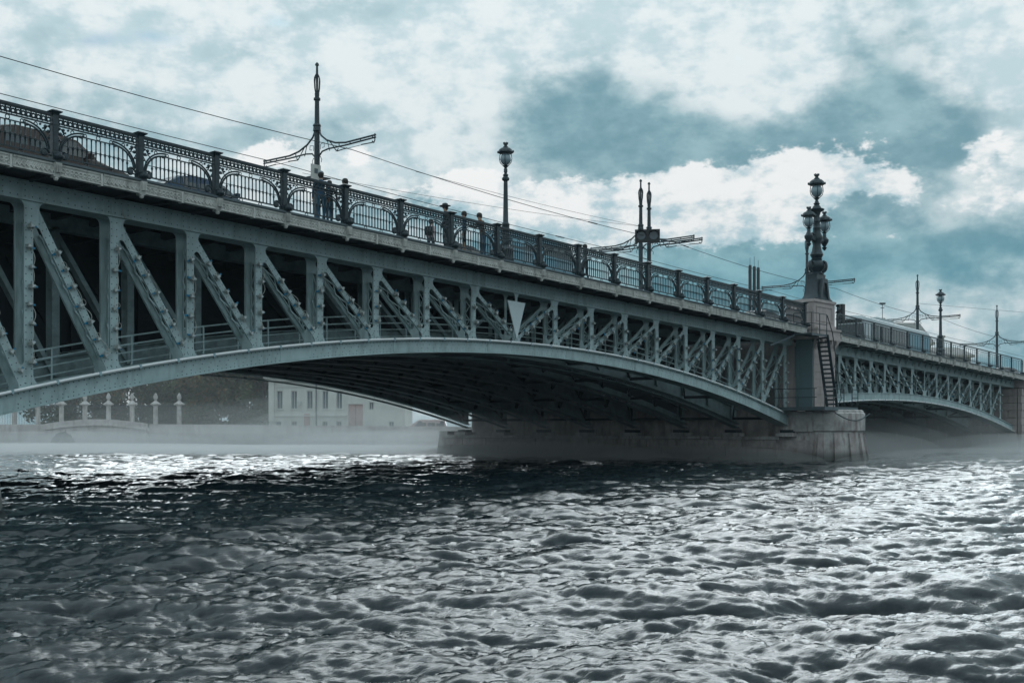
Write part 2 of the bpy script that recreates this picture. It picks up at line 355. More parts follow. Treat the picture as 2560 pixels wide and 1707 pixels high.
# ------------------------------------------------------------------ bridge spans
def fillet(a, p, b, r, n=5):
    """arc that rounds the corner p between a and b; runs from the a side to the b side"""
    a, p, b = (Vector((q[0], q[1])) for q in (a, p, b)); u = (a - p); v = (b - p); la, lb = u.length, v.length; u.normalize(); v.normalize()
    half = math.acos(max(-1, min(1, u.dot(v)))) / 2; d = min(r / math.tan(half), .48 * la, .48 * lb); r = d * math.tan(half)
    c = p + (u + v).normalized() * (r / math.sin(half)); s0 = p + u * d - c; e0 = p + v * d - c
    a0 = math.atan2(s0.y, s0.x); a1 = math.atan2(e0.y, e0.x); da = (a1 - a0 + math.pi) % (2*math.pi) - math.pi
    return [(c.x + r*math.cos(a0 + da*k/n), c.y + r*math.sin(a0 + da*k/n)) for k in range(n + 1)]
def bay(xv, sg, Lp, hw, hwn, zt, zb, dw=.27):
    """the two rounded openings between one vertical and the next (t runs towards the crown)"""
    T = lambda t: zt(xv + sg*t); B = lambda t: zb(xv + sg*t)
    hh = min(1., (T(Lp/2) - B(Lp/2))/3.2); A = (hw, T(hw) - .18 - .22*hh); Bp = (Lp - hwn, B(Lp - hwn) + .18 + .20*hh); m = (Bp[0] - A[0] - dw) / (A[1] - Bp[1])
    z = B(Lp*.6)
    for _ in range(12): z = B(A[0] + m*(A[1] - z))
    BR = (A[0] + m*(A[1] - z), z); BL = (hw, B(hw)); z = T(Lp*.3)
    for _ in range(12): z = T(Bp[0] - m*(z - Bp[1]))
    TL = (Bp[0] - m*(z - Bp[1]), z); TR = (Lp - hwn, T(Lp - hwn))
    g = dict(A=fillet(BL, A, BR, .11, 6), BL=fillet(A, BL, BR, .32), BR=fillet(BL, BR, A, .17), Bx=fillet(TL, Bp, TR, .10, 6), TR=fillet(Bp, TR, TL, .20), TL=fillet(TR, TL, Bp, .18))
    g.update(T=T, B=B, m=m, Lp=Lp); return g
def truss(root, Xc, L, lo, hi, zt, zb, lights=True, rivets=True, centre=True, detail=1, light_pitch=.5):
    """front truss of a span: verticals and leaning struts, each with back plate, lacing, rivets, floodlights"""
    HW, e = .135, .07; bays = {}
    for i in list(range(lo, 0)) + list(range(hi, 0, -1)):
        sg = 1 if i < 0 else -1; nx = i + sg
        bays[i] = bay(Xc + i*L, sg, L, HW, .07 if nx == 0 else HW, zt, zb)
    def finish(name, poly, axis, w, ends):
        """poly: outline of the plate in X,Z. axis: bottom and top of the member, for flanges and lights"""
        me = MB().prism(poly, 0, .03).mesh(name, 'bridge_paint', ORG[root.name]); o = put(me, name, root)
        put(me, 'back_plate', o, loc=(0, .60, 0))
        p, q = Vector((axis[0][0], 0, axis[0][1])), Vector((axis[1][0], 0, axis[1][1])); d = (q - p).normalized(); nrm = Vector((d.z, 0, -d.x)); ln = (q - p).length
        a = p + d * ends[0]; b = q - d * ends[1]; fl = MB(); la = MB(); hw2 = w/2
        for s in (-1, 1):
            c = nrm * (s * (hw2 - .012))
            for y0, y1 in ((.03, .085), (.545, .60)):
                fl.bar(a + c + V(0, (y0+y1)/2, 0), b + c + V(0, (y0+y1)/2, 0), .022, y1 - y0, (0, 1, 0))
        n = max(2, int((b - a).length / .75)); c = nrm * (-(hw2 - .045))
        for s in (1,):
            c = nrm * (s * (hw2 - .045))
            for k in range(n):
                u0 = a + (b - a) * (k / n) + c; u1 = a + (b - a) * ((k + 1) / n) + c
                la.bar(u0 + V(0, .08, 0), u1 + V(0, .55, 0), .012, .05, nrm); la.bar(u0 + V(0, .55, 0), u1 + V(0, .08, 0), .012, .05, nrm)
        fl.build('edge_angles', 'bridge_paint', o); la.build('lacing_bars', 'bridge_paint', o)
        if rivets:
            rv = MB()
            for s in (-1, 0, 1) if w > .3 else (-1, 1):
                k = -.45
                while k < (b - a).length + .45:
                    pt = a + d * k + nrm * (s * (hw2 - .05)); rivet(rv, pt.x, -.001, pt.z); k += .21
            rv.build('rivet', 'rivet_shade', o, kind='stuff')
        if lights:
            k = .15; cp = []; left = random.choice((0, 1)); j = 0
            while k < (b - a).length - .1:
                pt = a + d * k + nrm * random.uniform(-.03, .05)
                put(FLOOD[left], 'floodlight', o, loc=pt + V(0, -.012, 0) - ORG[root.name], rot=(random.uniform(-.15, .15), math.atan2(d.x, d.z) + random.uniform(-.35, .35), random.uniform(-.3, .3)), scale=(random.uniform(.72, .95),)*3)
                cp.append(pt); k += light_pitch * random.uniform(.9, 1.15); j += 1
            if detail and len(cp) > 2:
                cb = MB()
                for u, v in zip(cp[:-1], cp[1:]):
                    sx = random.uniform(-.10, .16); pts = []
                    for h in range(7):
                        f = h / 6; pp = u.lerp(v, f); pts.append((pp.x + sx * math.sin(f*math.pi) + .05, -.05 - .03*math.sin(f*math.pi), pp.z))
                    cb.tube(pts, .009, 4)
                    if random.random() < .4:
                        rr = random.uniform(.05, .10); cb.ring((u.x + random.uniform(-.06, .1), -.08, u.z + .1), rr, .008, 10, 4)
                cb.build('cable', 'cord', o)
        return o
    for i, g in bays.items():
        sg = 1 if i < 0 else -1; xv = Xc + i*L; X = lambda pts: [(xv + sg*t, z) for t, z in pts]
        mid = g['A'][3]; midB = g['Bx'][3]
        poly = [(mid[0], g['T'](mid[0]) + e)] + g['A'][3:] + g['BR'][::-1]
        poly += [(poly[-1][0], g['B'](poly[-1][0]) - e), (midB[0], g['B'](midB[0]) - e)] + g['Bx'][3::-1] + g['TL'][::-1]
        poly += [(poly[-1][0], g['T'](poly[-1][0]) + e)]
        la, lb = g['A'][-1], g['BR'][-1]; ra = g['Bx'][0]
        ang = math.atan(g['m']); off = .135
        t0, z0 = lb[0] + off, lb[1]; t1, z1 = la[0] + off, la[1]
        finish('diagonal_strut', X(poly), (X([(t0, z0)])[0], X([(t1, z1)])[0]), .27 * math.cos(ang), (.25, .12))
        # the vertical of this bay; its outer side is shaped by the bay before it
        g0 = bays.get(i - sg)
        inner = [(mid[0], g['T'](mid[0]) + e)] + g['A'][3::-1] + g['BL']; inner += [(inner[-1][0], g['B'](inner[-1][0]) - e)]
        if g0:
            mb = g0['Bx'][3]; sh = lambda q: (q[0] - L, q[1])
            outer = [(mb[0] - L, g['B'](mb[0] - L) - e)] + [sh(q) for q in g0['Bx'][3:]] + [sh(q) for q in g0['TR']]
            outer += [(outer[-1][0], g['T'](outer[-1][0]) + e)]
        else: outer = [(-HW, g['B'](-HW) - e), (-HW, g['T'](-HW) + e)]
        finish('vertical_strut', X(inner + outer), (X([(0, g['B'](0))])[0], X([(0, g['T'](0))])[0]), 2*HW, (.62, .55))
    if centre:
        sides = []
        for i, sg in ((-1, 1), (1, -1)):
            g0 = bays[i]; mb = g0['Bx'][3]; sh = lambda q: (Xc + sg*(q[0] - L), q[1])
            s_ = [(Xc + sg*(mb[0] - L), zb(Xc) - e)] + [sh(q) for q in g0['Bx'][3:]] + [sh(q) for q in g0['TR']]; s_ += [(s_[-1][0], zt(Xc) + e)]; sides.append(s_)
        poly = sides[0] + sides[1][::-1]
        me = MB().prism(poly, 0, .03).mesh('crown_post', 'bridge_paint', ORG[root.name]); o = put(me, 'crown_post', root); put(me, 'back_plate', o, loc=(0, .6, 0))
    return bays
def rivet(mb, x, y, z, r=.024, h=.014):
    mb.add([(x-r, y, z), (x, y, z-r), (x+r, y, z), (x, y, z+r), (x, y-h, z)], [(0,1,4),(1,2,4),(2,3,4),(3,0,4)])
FLOOD = []
for sgn in (-1, 1):
    f = MB(); f.mat(0).box((-.085, -.17, -.055), (.085, -.02, .055)).prism([(-.075, -.075), (.11*1, -.0), (-.075, .075)], -.215, -.17)
    f.mat(2).prism([(-.05, -.05), (.075, 0), (-.05, .05)], -.222, -.216)
    f.mat(0).box((-.02, -.10, -.14), (.02, -.06, .14)); f.mat(1).box((sgn*.085, -.07, -.03) if sgn > 0 else (-.215, -.07, -.03), (.215, -.03, .03) if sgn > 0 else (-.085, -.03, .03))
    FLOOD.append(f.mesh('floodlight', ['lamp_housing', 'blue_strap', 'lamp_lens'], smooth=False))
def arch_pts(z, x0, x1, n): return [(x0 + (x1 - x0)*k/n, z(x0 + (x1 - x0)*k/n)) for k in range(n + 1)]
def band(mb, pts, d0, d1, y0, y1):
    """a curved plate that follows pts (X,Z), from d0 to d1 in Z and y0 to y1 in Y"""
    n = len(pts); vs = []
    for x, z in pts: vs += [(x, y0, z+d0), (x, y1, z+d0), (x, y1, z+d1), (x, y0, z+d1)]
    fs = [(4*k+a, 4*k+(a+1) % 4, 4*k+4+(a+1) % 4, 4*k+4+a) for k in range(n-1) for a in range(4)] + [(0,1,2,3), (4*n-1, 4*n-2, 4*n-3, 4*n-4)]
    return mb.add(vs, fs)
def lattice(mb, pts, d0, d1, y, step=.16, w=.03):
    (xa, xb) = pts[0][0], pts[-1][0]; f = lambda x: np.interp(x, [p[0] for p in pts], [p[1] for p in pts]); x = xa
    while x < xb - step*2:
        mb.bar((x, y, f(x)+d0), (x+step*1.6, y, f(x+step*1.6)+d1), .012, w, (0,1,0)); x += step
def zarc(x): return 5.03 - .00535*(x - 38.75)**2 + (.0 if x < 38.75 else .00033*(x-38.75)**2)   # underside of the near arch
def zarc_top(x): return zarc(x) + .46 + .0042*abs(x - 38.75)
def zch(x): return ZD(x) - 1.012                                                                    # underside of the top chord
def zarc2(x): return 3.79 - (.00386 if x > 80 else .0028)*(x - 80)**2
def zarc2_top(x): return zarc2(x) + .52
WID = 26.0
def span(label, x0, x1, zb, zbt, Xc, L, lo, hi, near):
    root = thing('bridge_span', label, 'bridge', ((x0+x1)/2, 13, 0))
    n = 60; bot = arch_pts(zb, x0, x1, n)
    # top chord, box section with lips
    tc_ = MB(); k = K
    tc_.slope(x0, x1, -.03, .70, zch(x0), zch(x0)+.56, k); tc_.slope(x0, x1, -.11, -.03, zch(x0)+.50, zch(x0)+.558, k); tc_.slope(x0, x1, -.075, -.03, zch(x0)+.002, zch(x0)+.06, k)
    x = x0 + 2
    while x < x1: tc_.slope(x, x+1.1, -.042, -.03, zch(x)+.06, zch(x)+.50, k); x += L*2
    o = tc_.build('top_chord', 'bridge_paint', root)
    if near:
        rv = MB(); x = x0 + .1
        while x < x1 - .1:
            for d in (.12, .44): rivet(rv, x, -.0435, zch(x) + d)
            if int(x/.22) % 3 == 0: rivet(rv, x, -.0435, zch(x) + .28)
            x += .22
        rv.build('rivet', 'rivet_shade', o, kind='stuff')
    # arch chord: web plate, flanges
    ac = MB(); dep = [(x, zb(x)) for x, _ in bot]
    vs = []; m = len(bot)
    for x, z in bot: vs += [(x, -.03, z+.03), (x, .62, z+.03), (x, .62, zbt(x)), (x, -.03, zbt(x))]
    ac.add(vs, [(4*k_+a, 4*k_+(a+1) % 4, 4*k_+4+(a+1) % 4, 4*k_+4+a) for k_ in range(m-1) for a in range(4)] + [(0,1,2,3), (4*m-1, 4*m-2, 4*m-3, 4*m-4)])
    band(ac, bot, 0, .032, -.11, .70); band(ac, [(x, zbt(x)) for x, _ in bot], -.02, .022, -.10, .70)
    o = ac.build('arch_chord', 'bridge_paint', root)
    if near:
        rv = MB(); x = x0 + .1; i = 0
        while x < x1 - .1:
            d = zbt(x) - zb(x)
            for f in (.16, .9): rivet(rv, x, -.031, zb(x) + d*f)
            if i % 2 == 0: rivet(rv, x, -.031, zb(x) + d*.36); rivet(rv, x + .08, -.031, zb(x) + d*.66)
            x += .17; i += 1
        rv.build('rivet', 'rivet_shade', o, kind='stuff')
        x = x0 + 3.1
        while x < x1 - 3:
            pp = [(x + 1.25*j/6, zb(x + 1.25*j/6)) for j in range(7)]; pl = MB(); band(pl, pp, .06, .40, -.044, -.03); pl.build('splice_plate', 'bridge_paint', o); x += 5.4
    else:
        pass
    # light tube along the top of the arch, in lengths with clips
    x = x0 + .2; seg = L/2
    while x < x1 - seg:
        zz = (lambda q: zbt(q) + .055) if near else (lambda q: zb(q) + .05)
        u = [(x + .04 + (seg - .08)*j/3, -.165, zz(x + .04 + (seg-.08)*j/3)) for j in range(4)]
        t_ = MB().tube(u, .046, 8).build('light_tube', 'light_tube', root)
        cl = MB(); cl.box((x-.03, -.215, zz(x)-.07), (x+.03, -.09, zz(x)+.05)); cl.build('tube_clip', 'clip', t_); x += seg
    # inner ribs: solid upper web, open lattice below, simple struts, and the bracing between them
    ny = 8
    for j in range(1, ny):
        y = WID * j / (ny - 1); rb = MB(); pts = bot
        band(rb, pts, .26, 1.12, y-.02, y+.02); band(rb, pts, .25, .285, y-.24, y+.24); band(rb, pts, 1.11, 1.14, y-.24, y+.24); band(rb, pts, 0, .03, y-.26, y+.26)
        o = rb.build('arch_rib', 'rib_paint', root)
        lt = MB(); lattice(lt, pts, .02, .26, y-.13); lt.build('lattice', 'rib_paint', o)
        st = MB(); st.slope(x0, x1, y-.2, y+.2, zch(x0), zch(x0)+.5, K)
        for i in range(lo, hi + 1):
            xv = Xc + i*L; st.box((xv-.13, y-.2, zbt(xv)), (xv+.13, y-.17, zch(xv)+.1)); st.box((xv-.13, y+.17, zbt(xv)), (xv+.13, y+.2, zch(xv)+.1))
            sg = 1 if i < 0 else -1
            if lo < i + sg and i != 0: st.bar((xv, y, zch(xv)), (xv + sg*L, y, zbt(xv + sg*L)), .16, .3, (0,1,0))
        st.build('rib_strut', 'rib_paint' if j == 1 else 'shaded_paint', o)
        if j == 2:      # solid sheets added to block light coming through the span
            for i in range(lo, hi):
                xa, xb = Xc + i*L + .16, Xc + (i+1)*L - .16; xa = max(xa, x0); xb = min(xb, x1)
                sp = MB(); sp.hexa([(xa, y-.03, zbt(xa)+.1), (xb, y-.03, zbt(xb)+.1), (xb, y+.03, zbt(xb)+.1), (xa, y+.03, zbt(xa)+.1), (xa, y-.03, zch(xa)), (xb, y-.03, zch(xb)), (xb, y+.03, zch(xb)), (xa, y+.03, zch(xa))]); sp.build('light_blocker', 'shaded_paint', o, smooth=False)
    br = MB()
    for i in range(lo, hi + 1, 2):
        xv = Xc + i*L
        for j in range(ny - 1):
            ya, yb = WID*j/(ny-1) + .2, WID*(j+1)/(ny-1) - .2; za, zc_ = zbt(xv)+.1, zch(xv)
            if i % 4 == 0: br.bar((xv, ya, za), (xv, yb, zc_), .1, .1); br.bar((xv, yb, za), (xv, ya, zc_), .1, .1)
            br.bar((xv, ya, zb(xv)+.4), (xv, yb, zb(xv)+.4), .12, .16)
            if i + 2 <= hi: br.bar((xv, ya, zb(xv)+.45), (xv+2*L, yb, zb(xv+2*L)+.45), .08, .1)
    br.build('cross_bracing', 'shaded_paint', root)
    # deck slab with floor beams, kerbs, carriageway
    dk = MB(); dk.slope(x0, x1, -1.16, WID+1.2, ZD(x0)-.36, ZD(x0)-.12, K)
    x = x0 + L/4
    while x < x1: dk.slope(x-.09, x+.09, .7, WID, zch(x)+.3, ZD(x)-.37, K); x += L/2
    dk.build('deck', 'shaded_paint', root)
    MB().slope(x0, x1, -1.12, 1.5, ZD(x0)-.118, ZD(x0)-.02, K).build('footway', 'paving', root)
    MB().slope(x0, x1, 1.5, WID, ZD(x0)-.116, ZD(x0)-.06, K).build('carriageway', 'asphalt', root)
    # cantilever brackets that carry the footway
    x = Xc + lo*L; i = 0
    while x < x1 - .2:
        if x > x0:
            z0 = ZD(x) - .40; b_ = MB(); d = .10 if i % 2 == 0 else .06
            b_.prism([(-1.14, z0), (-.03, z0), (-.03, z0 - d - (.35 if not near else 0)), (-.25, z0 - d*.7), (-1.14, z0 - .07)], x-.05, x+.05, 'YZ'); b_.build('cantilever_bracket', 'shaded_paint' if near else 'bridge_paint', root)
        x += L/2; i += 1
    return root
def cornice(root, xs, L, rich):
    """coping, relief panels, joint strips and corbels along the deck edge"""
    yF = -1.30
    hl = L/2; P = []
    for kind in (0, 1):
        m = MB(); m.slope(.07, hl-.035, yF, -1.155, -.44, -.10, K); a, b = .07, hl - .035
        for z0, z1 in ((-.155, -.10), (-.44, -.40)): m.slope(a, b, yF-.028, yF, z0 - 0, z1, K)
        if rich:
            n = 9
            for q in range(n):
                u = a + .09 + (b - a - .18)*q/(n-1); z = -.277 - K*(u - a)
                if kind == 0: m.ring((u, yF-.008, z), .055, .02, 8, 4); m.prism([(u+.04, z-.105), (u+.10, z-.105), (u+.07, z-.02)], yF-.03, yF)
                else: m.bar((u-.055, yF-.008, z-.095), (u+.06, yF-.008, z+.095), .036, .04, (0,1,0)); m.bar((u+.005, yF-.008, z+.005), (u+.085, yF-.008, z-.09), .034, .036, (0,1,0))
        else:
            m.slope(a+.1, b-.1, yF-.018, yF, -.34, -.22, K)
        P.append(m.mesh('cornice_panel', 'cornice_paint'))
    j = MB(); j.box((-.035, yF-.045, -.47), (.035, -1.155, -.11)); J = j.mesh('joint_strip', 'cornice_paint')
    c = MB(); c.prism([(-1.12, -.09), (yF-.14, -.09), (yF-.14, -.14), (yF-.10, -.24), (yF-.05, -.40), (yF-.03, -.48), (-1.12, -.48)], -.12, .07, 'YZ'); c.lathe([(0, -.58), (.05, -.57), (.075, -.52), (.06, -.48), (0, -.47)], (-.025, yF+.03, 0), 8)
    for u in (-.07, -.025, .02): c.box((u-.012, yF-.155, -.36), (u+.012, yF-.02, -.15))
    CB = c.mesh('corbel', 'cornice_paint')
    cp = MB(); cp.slope(-.06, L-.065, yF-.07, -1.0, -.075, -.005, K); cp.slope(-.06, L-.065, yF-.035, -1.0, -.098, -.076, K); CP = cp.mesh('coping', 'iron_coping')
    for x in xs:
        l = V(x, 0, ZD(x)) - ORG[root.name]
        put(CP, 'coping', root, loc=l); put(CB, 'corbel', root, loc=l); put(P[0], 'cornice_panel', root, loc=l); put(P[1], 'cornice_panel', root, loc=l + V(hl, 0, -K*hl)); put(J, 'joint_strip', root, loc=l + V(hl, 0, -K*hl))
LB = 2.72; XP = [16.92 + LB*k for k in range(-2, 17)]; XV0 = 38.51
near = span('near grey riveted steel arch span with white light tube along its arch', 11.9, 63.75, zarc, zarc_top, XV0, LB, -9, 9, True)
truss(near, XV0, LB, -9, 9, zch, zarc_top, light_pitch=.56)
cornice(near, XP, LB, True)
# inspection walkway rails that show through the openings
for i in range(-9, 9):
    m = MB(); xa, xb = XV0 + i*LB, XV0 + (i+1)*LB; y = 1.25
    for d in (.22, .5, .75, 1.02): m.bar((xa, y, zarc_top(xa)+d), (xb, y, zarc_top(xb)+d), .045, .05 if d > .7 else .035)
    for f in (.02, .5): x = xa + LB*f; m.bar((x, y, zarc_top(x)), (x, y, zarc_top(x)+1.04), .05, .05)
    m.hexa([(xa, .8, zarc_top(xa)+.02), (xb, .8, zarc_top(xb)+.02), (xb, 1.7, zarc_top(xb)+.02), (xa, 1.7, zarc_top(xa)+.02), (xa, .8, zarc_top(xa)+.07), (xb, .8, zarc_top(xb)+.07), (xb, 1.7, zarc_top(xb)+.07), (xa, 1.7, zarc_top(xa)+.07)])
    m.build('walkway_rail', 'bridge_paint', near)
far = span('hazy farther arch span beyond the stone pier', 67.3, 104.2, zarc2, zarc2_top, 84.4, 2.36, -6, 7, False)
truss(far, 84.4, 2.36, -6, 7, zch, zarc2_top, rivets=False, detail=0, light_pitch=.62)
XP2 = [67.5 + LB*k for k in range(0, 32)]
cornice(far, XP2[:13], LB, False)

# ------------------------------------------------------------------ railings
def railing_meshes():
    """one panel of the near railing, in its own coordinates (x from post to post, falling with the deck)"""
    sh = lambda u, z: z - K*u
    f = MB(); a, b = .11, LB-.11
    f.slope(a, b, -.055, .055, sh(a, 1.275), sh(a, 1.345), K); f.slope(a, b, -.04, .04, sh(a, 1.245), sh(a, 1.27), K)
    f.slope(a, b, -.03, .03, sh(a, 1.005), sh(a, 1.04), K); f.slope(a, b, -.03, .03, sh(a, .125), sh(a, .16), K); f.slope(.72, LB-.72, -.022, .022, sh(.72, .852), sh(.72, .880), K)
    f.slope(.30, LB-.30, -.012, .012, sh(.3, .485), sh(.3, .503), K)
    f.ring((LB/2, 0, sh(LB/2, .942)), .062, .016, 10, 4)
    for u in (LB*.36, LB*.64): f.ring((u, 0, sh(u, .068)), .062, .016, 9, 4)
    fr = f.mesh('panel_frame', 'iron_paint')
    z = MB(); n = 17
    for k in range(n):
        u = a + (b - a)*(k + .5)/n; c = sh(u, 1.143)
        z.ring((u+.012, 0, c), .056, .026, 9, 4); pts = [(u-.075, 0, c+.095), (u-.045, 0, c+.055), (u-.05, 0, c-.0), (u-.085, 0, c-.07)]
        z.tube(pts, .024, 4); z.tube([(u-.10, 0, c+.05), (u-.02, 0, c-.09)], .019, 4)
    fz = z.mesh('frieze', 'iron_paint')
    SC = []
    for sg, u0 in ((1, 0), (-1, LB)):
        s = MB(); U = lambda q: u0 + sg*q
        arc = lambda r0, r1, zt_, n=12: [(U(.20 + r0*(1 - math.cos(t))), 0, sh(U(.2), 0) + .24 + (zt_-.24)*math.sin(t) - K*(U(.20 + r0*(1 - math.cos(t))) - U(.2))) for t in [math.pi/2*k/n for k in range(n+1)]]
        s.tube(arc(.62, 0, .865), .031, 5); s.tube([(x + sg*-.045, y, z_ + .06) for x, y, z_ in arc(.74, 0, .90)], .028, 5)
        # bottom volute
        c0 = (U(.30), sh(U(.30), .165)); pts = []
        for k in range(20):
            t = k/19*3.6*math.pi/2 + math.pi; r = .15*(1 - .6*k/19); pts.append((c0[0] + sg*r*math.cos(t), 0, c0[1] + .02 + r*math.sin(t)*-1))
        s.tube(pts, .033, 5); s.lathe([(0, -.06), (.085, -.05), (.105, 0), (.085, .05), (0, .06)], (c0[0]+sg*.02, 0, c0[1]+.02), 10, axis='Y')
        # leaf bunch on the arch and corner volute
        for (u, zz, r) in ((.80, .86, .05), (.87, .89, .035), (.18, .80, .055), (.27, .93, .05), (.16, .95, .035), (.33, .86, .03), (.42, .955, .035), (.155, .62, .03)):
            s.lathe([(0, -.045), (r*.8, -.03), (r, 0), (r*.8, .03), (0, .045)], (U(u), 0, sh(U(u), zz)), 7, axis='Y')
        for (u, zz, r) in ((.21, .86, .085), (.95, .925, .045), (.55, .93, .05)): s.ring((U(u), 0, sh(U(u), zz)), r, .016, 10, 4)
        s.tube([(U(.13), 0, sh(U(.13), .98)), (U(.22), 0, sh(U(.22), .93)), (U(.30), 0, sh(U(.3), .80)), (U(.38), 0, sh(U(.38), .72))], .018, 4)
        s.tube([(U(.13), 0, sh(U(.13), .72)), (U(.2), 0, sh(U(.2), .60)), (U(.19), 0, sh(U(.19), .48)), (U(.24), 0, sh(U(.24), .40))], .016, 4)
        SC.append(s.mesh('scrollwork', 'iron_paint'))
    bl = MB(); bl.lathe([(.026, 0), (.026, .04), (.022, .06), (.022, .40), (.036, .42), (.022, .44), (.046, .475), (.022, .51), (.036, .53), (.022, .55), (.022, .92), (.03, .94), (.026, 1)], n=6)
    bal = bl.mesh('baluster', 'iron_paint')
    p = MB(); p.box((-.085, -.085, 0), (.085, .085, 1.30)); p.box((-.11, -.11, -.005), (.11, .11, .16)); p.box((-.10, -.10, .16), (.10, .10, .24)); p.box((-.096, -.096, 1.02), (.096, .096, 1.06)); p.box((-.06, -.093, .30), (.06, -.085, .96))
    post = p.mesh('railing_post', 'iron_paint')
    c = MB(); pr = [(.09, 1.30), (.10, 1.33), (.165, 1.375), (.175, 1.40), (.155, 1.415), (.07, 1.455), (0, 1.47)]
    c.lathe([(r*1.414, z_) for r, z_ in pr], n=4, a0=math.pi/4, a1=math.pi/4 + 2*math.pi); cap = c.mesh('post_cap', 'iron_paint')
    w = MB(); w.lathe([(0, -.02), (.10, -.005), (.15, .04), (.165, .10), (.155, .13), (.10, .15), (.09, .22), (0, .23)], (0, -.22, 0), 12); w.box((-.09, -.24, .02), (.09, -.10, .14)); foot = w.mesh('post_foot', 'iron_paint')
    return fr, fz, SC, bal, post, cap, foot
def railing(label, xs, y):
    fr, fz, sc, bal, post, cap, foot = railing_meshes(); root = thing('railing', label, 'railing', (xs[len(xs)//2], y, ZD(xs[len(xs)//2])))
    O = ORG[root.name]
    for i, x in enumerate(xs):
        l = V(x, y, ZD(x)) - O; p = put(post, 'railing_post', root, loc=l); put(cap, 'post_cap', p); put(foot, 'post_foot', p)
        if i == len(xs) - 1: break
        q = put(fr, 'railing_panel', root, loc=l); put(fz, 'frieze', q); [put(w_, 'scrollwork', q) for w_ in sc]
        for k in range(14):
            u = .42 + (LB - .84)*k/13; ue = min(u, LB-u); zt_ = .852
            if ue < .82: zt_ = .24 + (.865-.24)*math.sqrt(max(0, 1 - ((.82-ue)/.62)**2))
            put(bal, 'baluster', q, loc=(u, 0, .155 - K*u), scale=(1, 1, zt_ - .155))
    return root
railing('ornate dark iron railing with scrolls along the near span', XP + [XP[-1] + LB], -1.13)
def railing_far():
    """plain bar railing on the farther span"""
    root = thing('railing', 'plain dark bar railing along the far span beyond the pier', 'railing', (85, -1.13, ZD(85))); O = ORG[root.name]
    p = MB(); p.box((-.05, -.05, 0), (.05, .05, 1.2)); p.box((-.09, -.09, 0), (.09, .09, .1)); p.lathe([(0, .02), (.12, .05), (.14, .12), (.08, .2), (0, .21)], (0, -.16, 0), 8); p.lathe([(.05, .85), (.09, .92), (.05, 1.0)], n=6); post = p.mesh('railing_post', 'iron_paint')
    f = MB(); f.slope(.05, LB-.05, -.04, .04, 1.2-K*.05, 1.27-K*.05, K); f.slope(.05, LB-.05, -.02, .02, 1.08, 1.105, K); f.slope(.05, LB-.05, -.02, .02, .12, .15, K); f.slope(.05, LB-.05, -.015, .015, .28, .3, K)
    for k in range(1, 12): u = LB*k/12; f.ring((u, 0, .21-K*u), .05, .012, 8, 3)
    fr = f.mesh('railing_panel', 'iron_paint'); b = MB(); b.box((-.014, -.014, 0), (.014, .014, .95)); bal = b.mesh('baluster', 'iron_paint')
    for i, x in enumerate(XP2[:14]):
        l = V(x, -1.13, ZD(x)) - O; put(post, 'railing_post', root, loc=l)
        if i == 13: break
        q = put(fr, 'railing_panel', root, loc=l)
        for k in range(1, 6): u = LB*k/6; put(bal, 'baluster', q, loc=(u, 0, .14 - K*u))
railing_far()

